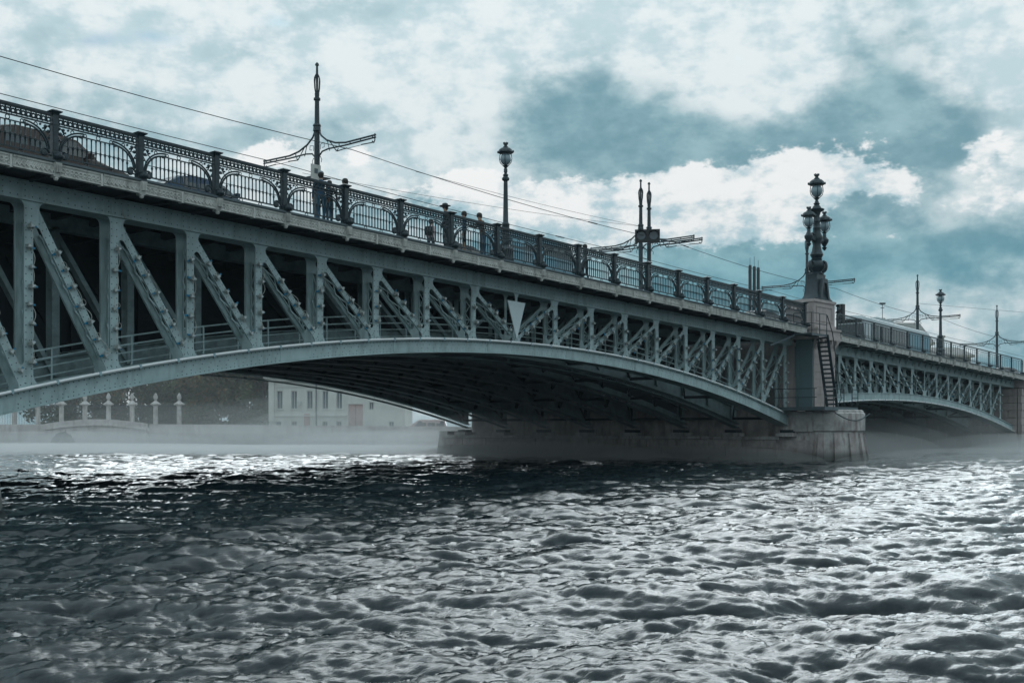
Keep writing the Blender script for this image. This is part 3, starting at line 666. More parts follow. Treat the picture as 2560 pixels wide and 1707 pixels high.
# ------------------------------------------------------------------ piers
def blocks(mb_name, root, face, u0, u1, z0, z1, rows, length, depth, matn, seed):
    """courses of stone blocks on a wall face; face(u, d, z) gives the world point"""
    g = random.Random(seed); h = (z1 - z0)/rows
    for r in range(rows):
        u = u0 - (length*.5 if r % 2 else 0)
        while u < u1 - .05:
            a, b = max(u, u0), min(u + length, u1); u += length
            if b - a < .15: continue
            d = g.uniform(0, .05); ga = .022; p = []
            for z in (z0 + r*h + ga, z0 + (r+1)*h - ga):
                p += [face(a+ga, depth, z), face(b-ga, depth, z), face(b-ga, -d, z), face(a+ga, -d, z)]
            m = MB(); m.hexa(p); m.build(mb_name, matn, root, smooth=False)
def nose_pier(label, cx, cyc, r, y_end, wall_x0, wall_x1, full=True):
    root = thing('bridge_pier', label, 'pier', (cx, 12, 0))
    core = MB(); core.box((wall_x0+.25, cyc, -1.5), (wall_x1-.25, y_end, 1.2)); core.build('core', 'granite', root)
    blocks('granite_block', root, lambda u, d, z: (wall_x0+.1+d, u, z), cyc + 2.2, y_end, -.35, 1.22, 3, 2.3, .3, 'granite', 3)
    cap = MB(); cap.box((wall_x0-.02, cyc+2.0, 1.222), (wall_x1+.02, y_end, 1.40)); cap.build('coping', 'granite_pale', root)
    for yy, sg in ((cyc, -1), (y_end, 1)):
        a0, a1 = (math.pi, 2*math.pi) if sg < 0 else (0, math.pi)
        b = MB(); b.lathe([(r*1.12, -1.5), (r*1.03, .4), (r*.96, 1.5), (r*.96, 1.70)], (cx, yy, 0), 24, a0, a1); 
        if sg < 0: b.box((cx-r*.96, yy, -1.5), (cx+r*.96, yy+2.4, 1.7))
        b.build('nose', 'granite_pale', root)
        if not full or sg > 0: continue
        d = MB(); d.lathe([(r*.96, 1.702), (r*1.03, 1.74), (r*1.04, 1.80), (r*1.04, 2.74), (r*1.0, 2.82), (r*1.0, 2.90), (r*.94, 2.97), (0, 2.98)], (cx, yy, 0), 28, a0, a1)
        d.box((cx-r*1.04, yy, 1.702), (cx+r*1.04, yy+2.4, 2.88)); d.build('plinth', 'granite_pale', root)
        for k in range(7):
            t = math.pi + math.pi*(k + .5)/7; ux, uy = math.cos(t), math.sin(t); tx, ty = -uy, ux
            P = lambda rr, w, z: (cx + ux*rr + tx*w, yy + uy*rr + ty*w, z)
            m = MB(); m.hexa([P(r*1.0, -.2, -.6), P(r*1.0, .2, -.6), P(r*1.19, .2, -.6), P(r*1.19, -.2, -.6), P(r*.9, -.16, 1.6), P(r*.9, .16, 1.6), P(r*1.01, .16, 1.6), P(r*1.01, -.16, 1.6)]); m.build('pilaster', 'granite', root)
    if full:   # seats under the ribs
        for j in range(8):
            y = WID*j/7; m = MB(); m.box((wall_x0-.12, y-.55, 1.401), (wall_x0+1.0, y+.55, 1.62)); m.build('bearing_seat', 'granite_pale', root)
            m = MB(); m.box((wall_x0+.15, y-.4, 1.622), (wall_x0+.8, y+.4, 1.80)); m.build('bearing', 'shaded_paint', root)
        m = MB(); m.box((wall_x0+1.2, .9, 1.40), (wall_x1-.4, WID, 8.0-.9)); m.build('inner_wall', 'granite', root)
    return root
PX, PY, PR = 65.3, -1.62, 2.0
pier = nose_pier('stone pier with round nose, tower and steel cabinet between the two spans', PX, PY, PR, 27.8, 62.9, 67.7)
TX0, TX1, TYF = 63.62, 66.42, -1.5
def tower():
    m = MB(); m.box((TX0+.06, TYF+.06, 2.97), (TX1-.06, .8, 6.95)); m.build('tower_core', 'tower_stone', pier)
    h = .44
    for k in range(9):
        z0 = 3.0 + k*h; a = [(TX0, 1.45), (TX0+1.47, 1.33)] if k % 2 else [(TX0, .85), (TX0+.87, 1.93)]
        for x, w in a:
            b = MB(); b.box((x+.008, TYF, z0+.008), (x+w-.008, TYF+.3, z0+h-.008)); b.build('stone_block', 'tower_stone', pier, smooth=False)
    c = MB()
    for x0 in (TX0, TX0+.62, TX1-.92, TX1-.3):
        c.prism([(TYF, 6.55), (TYF-.05, 6.60), (TYF-.1, 6.75), (TYF-.24, 6.93), (TYF-.24, 7.10), (TYF, 7.10)], x0, x0+.3, 'YZ')
    c.build('capital_bracket', 'tower_stone', pier)
    e = MB(); e.box((TX0-.1, TYF-.28, 7.10), (TX1+.25, .8, 7.25)); e.box((TX0-.06, TYF-.22, 7.25), (TX1+.22, .8, 7.66)); e.box((TX0-.1, TYF-.28, 7.66), (TX1+.26, .8, 7.78)); e.build('entablature', 'tower_stone', pier)
    p = MB(); p.box((TX0+.02, TYF+.02, 7.78), (TX1-.02, .3, 9.42)); p.box((TX0-.04, TYF-.04, 7.78), (TX1+.04, .36, 7.98)); p.box((TX0-.05, TYF-.05, 9.30), (TX1+.05, .37, 9.46))
    a, b, z0, z1 = TX0+.35, TX1-.35, 8.18, 9.10
    for q in (((a, z0), (b, z0+.07)), ((a, z1-.07), (b, z1)), ((a, z0+.07), (a+.07, z1-.07)), ((b-.07, z0+.07), (b, z1-.07))):
        p.box((q[0][0], TYF-.018, q[0][1]), (q[1][0], TYF+.02, q[1][1]))
    p.build('pedestal', 'tower_stone', pier)
    s = MB(); s.box((TX0-.10, TYF+.06, 3.02), (TX0-.02, TYF+1.12, 7.08)); s.box((TX0-.14, TYF+.96, 4.9), (TX0-.10, TYF+1.16, 6.7)); s.build('steel_cabinet', 'steel_sheet', pier)
tower()
left = nose_pier('stone pier nose cut off by the left edge of the photograph', 10.85, -5.6, 2.05, 29.0, 8.7, 13.0, full=False)
m = MB(); m.box((9.6, .8, 1.4), (12.2, WID, 8.4)); m.build('inner_wall', 'granite', left)
ab = thing('bridge_abutment', 'hazy stone abutment at the right end of the far span', 'abutment', (112, 12, 0))
m = MB(); m.box((104.5, -.6, -1.5), (140, WID, 5.2)); m.build('core', 'granite', ab)
blocks('granite_block', ab, lambda u, d, z: (u, -.75+d, z), 103.9, 112.5, -.3, 5.3, 9, 1.5, .3, 'tower_stone', 5)
blocks('granite_block', ab, lambda u, d, z: (103.95+d, u, z), -.4, 12, -.3, 5.3, 9, 1.5, .3, 'tower_stone', 6)
m = MB(); m.slope(104.3, 170, -1.16, WID+1.2, ZD(104.3)-1.0, ZD(104.3)-.12, K); m.build('approach_deck', 'granite', ab)

# access platforms and ladder on the pier
def pipes(mb, pts, r=.025): return mb.tube(pts, r, 5)
pl = thing('upper_platform', 'small steel platform with handrail high on the pier tower', 'platform', (63.0, -2.0, 7.3))
z = 7.30; x0, x1, y0, y1 = 61.6, 63.5, -2.35, -1.25
m = MB(); m.box((x0, y0, z-.06), (x1, y1, z)); m.box((x0, y0-.02, z-.14), (x1, y0+.04, z-.061)); m.bar((x0+.1, y1, z-.08), (x0-1.9, y1+.5, z-.75), .08, .1); m.build('deck_plate', 'iron_coping', pl)
m = MB()
for px, py in ((x0, y0), (x0, y1), (x1-.9, y0), (x1, y0)): pipes(m, [(px, py, z), (px, py, z+1.15)])
for d in (.55, 1.15): pipes(m, [(x0, y1, z+d), (x0, y0, z+d), (x1, y0, z+d)], .022)
m.build('handrail', 'iron_paint', pl)
la = thing('ladder', 'steep dark steel ladder in front of the pier tower', 'ladder', (64.7, -2.0, 3.0))
A0, A1 = V(63.55, -1.74, 7.3), V(64.85, -1.74, 3.1); dy = V(0, -.62, 0)
for s in (V(0,0,0), dy): m = MB(); m.bar(A0 + s, A1 + s, .05, .16, (0,1,0)); m.build('stringer', 'iron_paint', la)
for k in range(16): p = A0.lerp(A1, (k+.7)/16.5); m = MB(); m.bar(p, p + dy, .10, .03, (1,0,0)); m.build('rung', 'iron_paint', la)
m = MB(); up = V(.55, 0, .55); pipes(m, [A0 + dy + V(0,0,1.1), A0.lerp(A1, .1) + dy + up, A1 + dy + up, A1 + dy], .028); pipes(m, [A0.lerp(A1, .5) + dy, A0.lerp(A1, .5) + dy + up], .02); m.build('handrail', 'iron_paint', la)
lp = thing('lower_platform', 'steel walkway with rails around the foot of the pier tower', 'platform', (64.8, -2.5, 3.0))
z = 3.12; m = MB(); m.box((62.1, -2.9, z-.20), (66.5, -2.35, z)); m.box((62.2, -2.35, z-.20), (63.4, .3, z-.001)); m.build('deck_beam', 'iron_coping', lp)
m = MB()
for px in (62.1, 63.2, 64.6, 65.7, 66.5): pipes(m, [(px, -2.9, z), (px, -2.9, z+1.05)], .028)
for d in (.55, 1.05): pipes(m, [(62.1, -2.9, z+d), (64.6, -2.9, z+d)], .022); pipes(m, [(65.7, -2.9, z+d), (66.5, -2.9, z+d)], .022)
for py in (-2.2, -1.2, -.2, .3): pipes(m, [(62.2, py, z), (62.2, py, z+1.05)], .028)
for d in (.55, 1.05): pipes(m, [(62.2, -2.35, z+d), (62.2, .3, z+d)], .022)
m.build('handrail', 'iron_paint', lp)
m = MB(); pts = [(61.9 + 4.6*k/14, -3.75 + .12*abs(k-7)/7, 2.75 - .42*math.sin(math.pi*k/14)) for k in range(15)]; m.tube(pts, .035, 6)
tag(m.build('cable', 'iron_paint'), 'dark cable sagging across the round plinth of the pier', 'cable')

# ------------------------------------------------------------------ street furniture
def lantern(root, x, y, z, r, name='lantern'):
    """hooded globe lantern: crown, hood, globe and the cup that holds it"""
    c = MB(); c.lathe([(0, z-2.1*r), (.30*r, z-2.05*r), (.34*r, z-1.7*r), (.2*r, z-1.5*r), (.42*r, z-1.25*r), (.55*r, z-1.1*r), (.2*r, z-1.0*r)], (x, y, 0), 10)
    for k in range(4):
        t = k*math.pi/2 + .6; c.tube([(x + math.cos(t)*rr, y + math.sin(t)*rr, z + zz) for rr, zz in ((.4*r, -1.15*r), (.92*r, -.6*r), (1.06*r, 0), (.98*r, .7*r), (.8*r, 1.05*r))], .06*r, 4)
    o = c.build(name, 'iron_paint', root)
    MB().lathe([(0, z-r*1.05), (.45*r, z-.92*r), (.8*r, z-.55*r), (.98*r, z-.05*r), (.9*r, z+.45*r), (.6*r, z+.85*r), (0, z+.98*r)], (x, y, 0), 14).build('globe', 'globe_glass', o)
    h = MB(); h.lathe([(.7*r, z+.92*r), (1.18*r, z+.98*r), (1.34*r, z+1.12*r), (1.30*r, z+1.26*r), (1.15*r, z+1.56*r), (.85*r, z+1.82*r), (.48*r, z+1.96*r), (.46*r, z+2.1*r), (.28*r, z+2.2*r), (.28*r, z+2.45*r), (.42*r, z+2.5*r), (.36*r, z+2.75*r), (0, z+2.8*r)], (x, y, 0), 12)
    for k in range(6):
        t = k*math.pi/3; h.lathe([(0, z+1.0*r), (.14*r, z+1.1*r), (.14*r, z+1.35*r), (0, z+1.5*r)], (x + math.cos(t)*1.32*r, y + math.sin(t)*1.32*r, 0), 5); h.lathe([(.09*r, z+2.6*r), (.10*r, z+2.8*r), (0, z+2.88*r)], (x+math.cos(t)*.36*r, y+math.sin(t)*.36*r, 0), 5)
    h.build('hood', 'iron_paint', o); return o
def candelabrum():
    x, y, z0 = 65.5, -.75, 9.46; root = thing('candelabrum_lamp', 'tall ornate three-lantern candelabrum on the pier tower', 'street lamp', (x, y, z0))
    b = MB(); pr = [(1.0, 0), (1.02, .12), (.94, .16), (.72, .5), (.6, 1.0), (.56, 1.5), (.58, 1.62), (.5, 1.68)]
    n = 4; b.lathe([(r*1.414*.86, z0 + h) for r, h in pr], (x, y, 0), 4, math.pi/4, math.pi/4 + 2*math.pi, 1.12, .62)
    for s in (-1, 1):
        b.prism([(-.62, .15), (-.30, 1.35), (.30, 1.35), (.62, .15), (.42, .15), (.2, 1.1), (-.2, 1.1), (-.42, .15)], s*.56 + y, s*.40 + y)
    b.v = [(q[0] + (x if abs(q[0]) < 2 else 0), q[1], q[2] + (z0 if q[2] < 3 else 0)) for q in b.v]
    b.build('base', 'iron_paint', root)
    u = MB(); z = z0 + 1.66
    u.lathe([(.42, z), (.36, z+.06), (.30, z+.14), (.38, z+.25), (.50, z+.42), (.52, z+.6), (.44, z+.74), (.30, z+.82), (.34, z+.9), (.2, z+1.0)], (x, y, 0), 16)
    for s in (-1, 1):
        for ax in (0, 1):
            pts = []
            for k in range(16):
                t = -math.pi*.6 + k/15*math.pi*1.7; rr = .27*(1 - .35*k/15); q = s*(.55 + rr*math.cos(t)*1.0)
                pts.append((x + q*1.25, y, z + .45 + rr*math.sin(t)*1.3) if ax == 0 else (x, y + q*.8, z + .45 + rr*math.sin(t)*1.3))
            u.tube(pts, .075, 6)
    u.build('urn', 'iron_paint', root)
    c = MB(); z = z0 + 2.62
    c.lathe([(.30, z), (.34, z+.08), (.40, z+.2), (.30, z+.45), (.24, z+.75), (.27, z+.95), (.34, z+1.1), (.36, z+1.25), (.25, z+1.5), (.22, z+1.75), (.25, z+1.8), (.21, z+1.85), (.20, z+2.15), (.235, z+2.2), (.19, z+2.25), (.18, z+2.55), (.22, z+2.65), (.24, z+2.75), (.44, z+2.85), (.46, z+2.93), (.3, z+2.97), (.24, z+3.08), (.14, z+3.2), (.2, z+3.26), (.1, z+3.36)], (x, y, 0), 14)
    for s in (-1, 1): c.lathe([(0, -.12), (.17, -.08), (.2, 0), (.17, .08), (0, .12)], (x + s*.26, y, z + 1.15), 10, axis='Y')
    c.build('column', 'iron_paint', root)
    for s in (-1, 1):
        a = MB(); zz = z + 1.18; a.tube([(x + s*.25, y, zz), (x + s*.5, y, zz-.12), (x + s*.8, y, zz-.05), (x + s*1.04, y, zz+.05)], [.14, .12, .13, .15], 7)
        a.lathe([(0, zz-.62), (.09, zz-.55), (.16, zz-.42), (.08, zz-.38), (.12, zz-.3), (.24, zz-.12), (.27, zz+.03), (.2, zz+.12), (.12, zz+.2), (.1, zz+.5)], (x + s*1.04, y, 0), 9); a.ring((x + s*.55, y, zz+.1), .17, .05, 10, 5); a.build('arm', 'iron_paint', root)
        lantern(root, x + s*1.04, y, z + 1.18 + .86, .315)
    lantern(root, x, y, z + 3.36 + .66, .365)
candelabrum()
def street_lamp(label, x, y):
    z0 = ZD(x) - .05; root = thing('street_lamp', label, 'street lamp', (x, y, z0), group='single-lantern lamps along the footway')
    b = MB(); b.box((x-.24, y-.24, z0), (x+.24, y+.24, z0+1.15)); b.box((x-.28, y-.28, z0), (x+.28, y+.28, z0+.2)); b.lathe([(.36, z0+1.15), (.3, z0+1.24), (.16, z0+1.34), (.2, z0+1.42), (.19, z0+1.55), (.15, z0+1.6)], (x, y, 0), 10); b.build('base', 'iron_paint', root)
    p = MB(); p.lathe([(.19, z0+1.6), (.165, z0+1.8), (.17, z0+2.2), (.19, z0+2.25), (.12, z0+2.35), (.105, z0+3.2), (.09, z0+4.15), (.16, z0+4.2), (.17, z0+4.28), (.1, z0+4.36), (.13, z0+4.42), (.06, z0+4.5), (.09, z0+4.58), (.06, z0+4.66)], (x, y, 0), 12); p.build('pole', 'iron_paint', root)
    lantern(root, x, y, z0 + 5.12, .26); return root
street_lamp('single-lantern lamp post behind the near railing, beside a pale blue van', 39.2, 1.2)
street_lamp('hazy single-lantern lamp post behind the far span railing', 90.7, 1.2)
def tram_pole(label, x, y=10., h=10.1, arms=((-1, 4.0), (1, 4.0)), group='overhead wire poles in the middle of the bridge'):
    z0 = ZD(x); root = thing('tram_pole', label, 'pole', (x, y, z0), group=group); T = z0 + h
    p = MB(); p.lathe([(.2, z0), (.2, z0+.6), (.15, z0+.75), (.135, z0+h*.6), (.105, T-1.78), (.16, T-1.76), (.16, T-1.66), (.1, T-1.64), (.115, T-1.45), (.05, T-1.4)], (x, y, 0), 12); p.lathe([(.15, T-3.25), (.19, T-3.2), (.17, T-3.0), (.2, T-2.96), (.17, T-2.88), (.1, T-2.86)], (x, y, 0), 10); p.build('shaft', 'iron_paint', root)
    f = MB(); f.lathe([(.045, T-1.42), (.06, T-.6), (.05, T-.14), (.10, T-.13), (.085, T-.06), (.04, T), (0, T)], (x, y, 0), 8)
    for k in range(4):
        t = k*math.pi/2; f.tube([(x + math.cos(t)*r, y + math.sin(t)*r, T + zz) for r, zz in ((.09, -1.45), (.14, -1.2), (.165, -.85), (.15, -.72), (.06, -.56))], .032, 5)
    f.build('finial', 'iron_paint', root)
    za = z0 + h - 4.15
    for s, L in arms:
        a = MB(); Yf = lambda q: y + s*q
        a.tube([(x, Yf(q), za + zz) for q, zz in ((.12, 1.0), (.3, .70), (.7, .42), (1.3, .20), (2.0, .10), (L, .13))], .045, 5)
        a.tube([(x, Yf(q), za + zz) for q, zz in ((.14, -.25), (.35, -.06), (.8, 0), (2.0, -.02), (L, .02))], .04, 5)
        for q in (1.55, 2.3, 3.0, L-.2): a.bar((x, Yf(q), za - .01), (x, Yf(q), za + .12), .03, .03, (0,1,0))
        a.tube([(x, Yf(q), za + zz) for q, zz in ((.5, .55), (.75, .35), (.85, .02), (.9, -.1))], .025, 4); a.tube([(x, Yf(q), za + zz) for q, zz in ((.9, .33), (1.1, .12), (1.3, -.12), (1.42, -.18), (1.5, -.08))], .028, 4)
        a.tube([(x, Yf(q), za + zz) for q, zz in ((.25, .05), (.25, .3), (.5, .34), (.52, .14), (.38, .12))], .018, 4)
        a.tube([(x, Yf(q), za + zz) for q, zz in ((.13, -.35), (.25, -.28), (.34, -.42), (.3, -.55))], .02, 4)
        a.tube([(x, Yf(q), za + zz) for q, zz in ((L-.05, .2), (L-.05, -.1), (L-.12, -.2), (L-.22, -.12))], .035, 4)
        a.tube([(x, Yf(q), za + zz) for q, zz in ((1.4, -.2), (2.1, -.16))], .026, 4); a.tube([(x, Yf(q), za + zz) for q, zz in ((L-.2, -.18), (L-.95, -.16))], .026, 4); a.tube([(x, Yf(1.3), za-.19), (x, Yf(L-.15), za-.17)], .012, 4)
        a.build('arm', 'iron_paint', root)
    return root
tram_pole('single overhead wire pole standing among the walkers on the near span', 35.9, h=10.2)
tram_pole('left one of the close pair of overhead wire poles', 62.65, h=10.0)
tram_pole('right one of the close pair of overhead wire poles', 63.6, h=10.0)
tram_pole('overhead wire pole just left of the three-lantern candelabrum', 85.9, h=10.4)
tram_pole('hazy overhead wire pole beside the far lamp post', 108.5, h=10.1)
tram_pole('farthest overhead wire pole near the right edge', 130.7, h=9.8)
poles = [10, 35.9, 62.9, 85.9, 108.5, 130.7, 152]
def wire(label, pts, r=.014, beads=()):
    m = MB(); m.tube(pts, r, 4, cap=False)
    for b in beads:
        p, q = Vector(pts[b]), Vector(pts[b+1]); m.tube([p.lerp(q, .3), p.lerp(q, .55)], .035, 5)
    tag(m.build('overhead_wire', 'wire'), label, 'wire')
def sag(y, dz, s=.28, x0=0, y2=None):
    out = []
    for a, b in zip(poles[:-1], poles[1:]):
        for k in range(8):
            f = k/8; x = a + (b - a)*f; out.append((x, y, ZD(x) + 5.75 + dz - s*4*f*(1-f)))
    return out
wire('overhead wire under the nearer pole arms, upper line across the left sky', sag(7.55, 0), .017, (13, 16, 22))
wire('overhead wire under the farther pole arms, lower line across the left sky', sag(12.6, .10, .10), .017, (14, 17))
zA = ZD(35.9)+5.7; zB = ZD(62.65)+7.0
wire('thin span wire rising to the pole pair, uppermost', [(40 + (62.65-40)*f, 7.6 + 2.4*f, ZD(40)+5.6 + (zB - ZD(40) - 5.6)*f - .5*f*(1-f)) for f in [k/10 for k in range(11)]], .010)
wire('thin span wire rising to the pole pair, lower', [(37 + (62.65-37)*f, 12.4 - 2.4*f, ZD(37)+5.6 + (zB - ZD(37) - 5.6)*f - .8*f*(1-f)) for f in [k/10 for k in range(11)]], .010)
wire('thin wire crossing the sky behind the farthest pole', [(108.5, 10, ZD(108.5)+7.4), (130, 6, ZD(130)+8.6), (175, -18, 16.5)], .012)
# signs and signals
m = MB(); xs_, zs_ = 38.30, 7.30
o = thing('navigation_sign', 'white downward triangle sign hung at the crown of the near arch', 'sign', (xs_, -.14, 5.6))
p = MB(); p.prism([(xs_-.60, zs_+.0), (xs_+.58, zs_-.04), (xs_+.02, zs_-1.62)], -.20, -.16); p.build('panel', 'sign_white', o)
p = MB(); p.box((xs_-.04, -.155, 5.62), (xs_+.06, -.11, 7.1)); p.box((xs_-.15, -.159, 5.75), (xs_-.09, -.11, 6.1)); p.build('bracket', 'bridge_paint', o)
def signal(label, x, y, z, n, r, horiz, rotz=0.):
    o = thing('traffic_light', label, 'traffic light', (x, y, z), rotz, local=True); w = r*1.25; b = MB()
    L = w*n
    if horiz: b.box((-L, -.12, -w), (L, .22, w))
    else: b.box((-w, -.12, -L), (w, .22, L))
    b.build('housing', 'black_plastic', o)
    for k in range(n):
        c = (2*k + 1)*w - L; q = (c, 0) if horiz else (0, c)
        MB().lathe([(0, -.14), (r*.85, -.135), (r*.9, -.10)], (q[0], 0, q[1]), 14, axis='Y').build('lens', 'lens_dark', o)
        v = MB(); t = [math.pi*(.05 + .9*j/8) for j in range(9)]
        v.add([(q[0] + r*math.cos(a), yy, q[1] + r*math.sin(a)) for a in t for yy in (-.12, -.38)], [(2*j, 2*j+1, 2*j+3, 2*j+2) for j in range(8)]); v.build('visor', 'black_plastic', o)
    return o
signal('black two-lens signal box mounted across the pole pair', 59.55, 7.4, ZD(59.55)+5.62, 2, .30, True, -R(58))
signal('black traffic light just right of the pier tower', 73.2, 1.3, ZD(73.2)+2.0, 3, .17, False, -R(95))
m = MB(); sx, sy = 34.9, 8.9; sz = ZD(sx) + 4.75
o = thing('notice_board', 'small pale notice board on the single wire pole, beside the man in a cap', 'sign', (sx, sy, sz)); rot = R(-40)
m = MB(); m.box((sx-.28, sy-.02, sz-.5), (sx+.28, sy+.02, sz+.32)); m.build('panel', 'cornice_paint', o); m = MB(); m.box((sx-.10, sy-.03, sz-.08), (sx+.10, sy-.021, sz+.14)); m.build('mark', 'iron_coping', o)
m = MB(); m.box((sx-.05, sy+.02, sz-.2), (sx+.9, sy+1.0, sz-.15)); m.build('bracket', 'iron_paint', o)
for k, (lab, px) in enumerate((('leftmost', 80.39), ('middle', 81.05), ('rightmost', 81.67))):
    z0 = ZD(px); o = thing('dark_column', lab + ' of the three dark columns with thin rods behind the railing', 'column', (px, 12., z0), group='three dark columns behind the railing')
    m = MB(); m.lathe([(.13, z0), (.13, z0+7.1), (.10, z0+7.2)], (px, 12., 0), 10); m.build('shaft', 'iron_paint', o)
    m = MB(); m.tube([(px, 12., z0+7.2), (px, 12., z0+7.75 + .2*(k % 2))], .018, 4); m.build('rod', 'iron_paint', o)

# ------------------------------------------------------------------ people on the footway
def person(label, x, y, H, face, top, legs, hair='hair_dark', pose='stand', hat=None, longhair=False, bag=False, sleeve=True, short=False):
    """one continuous body grown by a Skin modifier from a posed skeleton; face = direction of the nose (radians from +X)"""
    z0 = ZD(x) - .02; root = thing('person', label, 'person', (x, y, z0), face - math.pi/2, local=True); s = H/1.75
    lean = .10 if pose == 'lean' else 0
    J = {'pel': (0, 0, .95, .125, .095), 'wst': (0, .01+lean*.3, 1.10, .12, .09), 'chs': (0, .0+lean, 1.30, .155, .105), 'nck': (0, lean*1.2, 1.48, .058, .058), 'hd0': (0, .02+lean*1.4, 1.57, .072, .08), 'hd1': (0, .025+lean*1.5, 1.66, .078, .095), 'hd2': (0, .015+lean*1.5, 1.72, .06, .075)}
    E = [('pel', 'wst'), ('wst', 'chs'), ('chs', 'nck'), ('nck', 'hd0'), ('hd0', 'hd1'), ('hd1', 'hd2')]
    for k, sg in (('l', -1), ('r', 1)):
        step = .10*sg if pose == 'walk' else 0
        J[k+'hp'] = (sg*.095, 0, .90, .088, .09); J[k+'kn'] = (sg*.105, .03+step*.6, .50, .062, .065); J[k+'an'] = (sg*.11, -.02+step, .10, .042, .045); J[k+'to'] = (sg*.125, .14+step, .035, .04, .03)
        J[k+'sh'] = (sg*.19, lean, 1.41, .062, .062)
        if pose == 'lean': el, wr, hn = (sg*.27, .22, 1.22), (sg*.16, .46, 1.27), (sg*.13, .53, 1.27)
        elif pose == 'phone': el, wr, hn = (sg*.25, .06, 1.13), (sg*.10, .28, 1.24), (sg*.06, .34, 1.28)
        else: el, wr, hn = (sg*.25, -.02-step, 1.13), (sg*.27, .06-step*1.6, .90), (sg*.27, .08-step*1.6, .83)
        J[k+'el'] = (*el, .046, .046); J[k+'wr'] = (*wr, .03, .034); J[k+'hn'] = (*hn, .036, .026)
        E += [('pel', k+'hp'), (k+'hp', k+'kn'), (k+'kn', k+'an'), (k+'an', k+'to'), ('chs', k+'sh'), (k+'sh', k+'el'), (k+'el', k+'wr'), (k+'wr', k+'hn')]
    names = list(J); me = bpy.data.meshes.new('body'); me.from_pydata([tuple(c*s for c in J[n][:3]) for n in names], [(names.index(a), names.index(b)) for a, b in E], [])
    o = bpy.data.objects.new('body', me); C.objects.link(o); o.modifiers.new('Skin', 'SKIN'); sv = me.skin_vertices[0].data
    for i, n in enumerate(names): sv[i].radius = (J[n][3]*s, J[n][4]*s); sv[i].use_root = (n == 'pel')
    ss = o.modifiers.new('Sub', 'SUBSURF'); ss.levels = ss.render_levels = 2
    dg = bpy.context.evaluated_depsgraph_get(); bm_ = bpy.data.meshes.new_from_object(o.evaluated_get(dg)); bpy.data.objects.remove(o)
    vs = [tuple(v.co) for v in bm_.vertices]; fs = [tuple(p.vertices) for p in bm_.polygons]; B = MB(); B.add(vs, fs); B.m = []
    for f in fs:
        c = sum((Vector(vs[i]) for i in f), Vector())/len(f)/s; wrist = min((c - Vector(J[k+'wr'][:3])).length for k in 'lr'); hand = min((c - Vector(J[k+'hn'][:3])).length for k in 'lr')
        arm = abs(c.x) > .2 or (c.y > .2 and c.z > .9)
        if c.z > 1.485 or hand < .07 or wrist < .03 or (not sleeve and arm and c.z < 1.22): B.m.append(2)
        elif c.z < .09: B.m.append(3)
        elif c.z < .93 and not (abs(c.x) > .21): B.m.append(2 if (short and c.z < .5) else 1)
        else: B.m.append(0)
    B.mat(2)
    for k, sg in (('l', -1), ('r', 1)):       # fingers and thumb
        h = Vector(J[k+'hn'][:3])*s; w = Vector(J[k+'wr'][:3])*s; d = (h - w).normalized(); sd = Vector((1, 0, 0)) if abs(d.x) < .8 else Vector((0, 1, 0)); dn = d.cross(sd).normalized()
        for q in range(4): b0 = h + d*.02 + sd*(q-1.5)*.019; ln = (.062, .074, .07, .055)[q]; B.tube([b0, b0 + d*ln*.5 + dn*.006, b0 + d*ln + dn*.024], [.0095, .009, .007], 5)
        b0 = h - d*.01 - sd*sg*.03; B.tube([b0, b0 - sd*sg*.025 + d*.02, b0 - sd*sg*.03 + d*.05], [.011, .010, .008], 5)
    hx, hy, hz = (0, .025+lean*1.5, 1.64); B.lathe([(0, -.02), (.013, -.015), (.016, 0), (0, .02)], (0, (hy+.098)*s, (hz-.015)*s), 6)          # nose
    for sg in (-1, 1): B.lathe([(0, -.03), (.012, -.02), (.016, .01), (0, .03)], (sg*.083*s, (hy-.005)*s, (hz-.01)*s), 6)                     # ears
    B.mat(4)
    for sg in (-1, 1): B.lathe([(0, -.006), (.011, -.003), (0, .006)], (sg*.033*s, (hy+.088)*s, (hz+.012)*s), 6, axis='Y')                 # eyes
    B.lathe([(0, -.003), (.022, 0), (0, .003)], (0, (hy+.088)*s, (hz-.055)*s), 6, sy=.3, axis='Y')
    B.build('body', [top, legs, 'skin', 'cloth_black', 'hair_dark'], root, local=True)
    hm = MB(); c = (0, (hy-.012)*s, (hz+.02)*s)
    hm.lathe([(.094*s, -.06*s), (.102*s, -.01*s), (.1*s, .04*s), (.08*s, .085*s), (.04*s, .108*s), (0, .112*s)], c, 12, sy=1.12)
    hm.lathe([(.05*s, -.11*s), (.08*s, -.06*s), (.095*s, 0)], (0, (hy-.045)*s, (hz+.0)*s), 10, math.pi, 2*math.pi, sy=.9)
    if longhair: hm.lathe([(.02*s, -.34*s), (.10*s, -.28*s), (.115*s, -.1*s), (.1*s, .05*s)], (0, (hy-.05)*s, hz*s), 10, sy=.6)
    hm.build('hair', hair, root, local=True)
    if hat:
        h = MB(); c = (0, (hy)*s, (hz+.03)*s)
        if hat == 'cap': h.lathe([(.106*s, .0), (.106*s, .04*s), (.085*s, .09*s), (.03*s, .118*s), (0, .12*s)], c, 12, sy=1.12); h.lathe([(.0, .008*s), (.095*s, .004*s), (.095*s, -.008*s), (0, -.004*s)], (0, (hy+.10)*s, (hz+.032)*s), 10, sy=1.1); h.build('cap', 'cap_grey', root, local=True)
        else: h.lathe([(.10*s, .0), (.175*s, .012*s), (.2*s, .03*s), (.2*s, .02*s), (.11*s, -.002*s), (.106*s, .02*s), (.10*s, .10*s), (.06*s, .125*s), (0, .12*s)], c, 14, sy=1.08); h.build('hat', 'hat_dark', root, local=True)
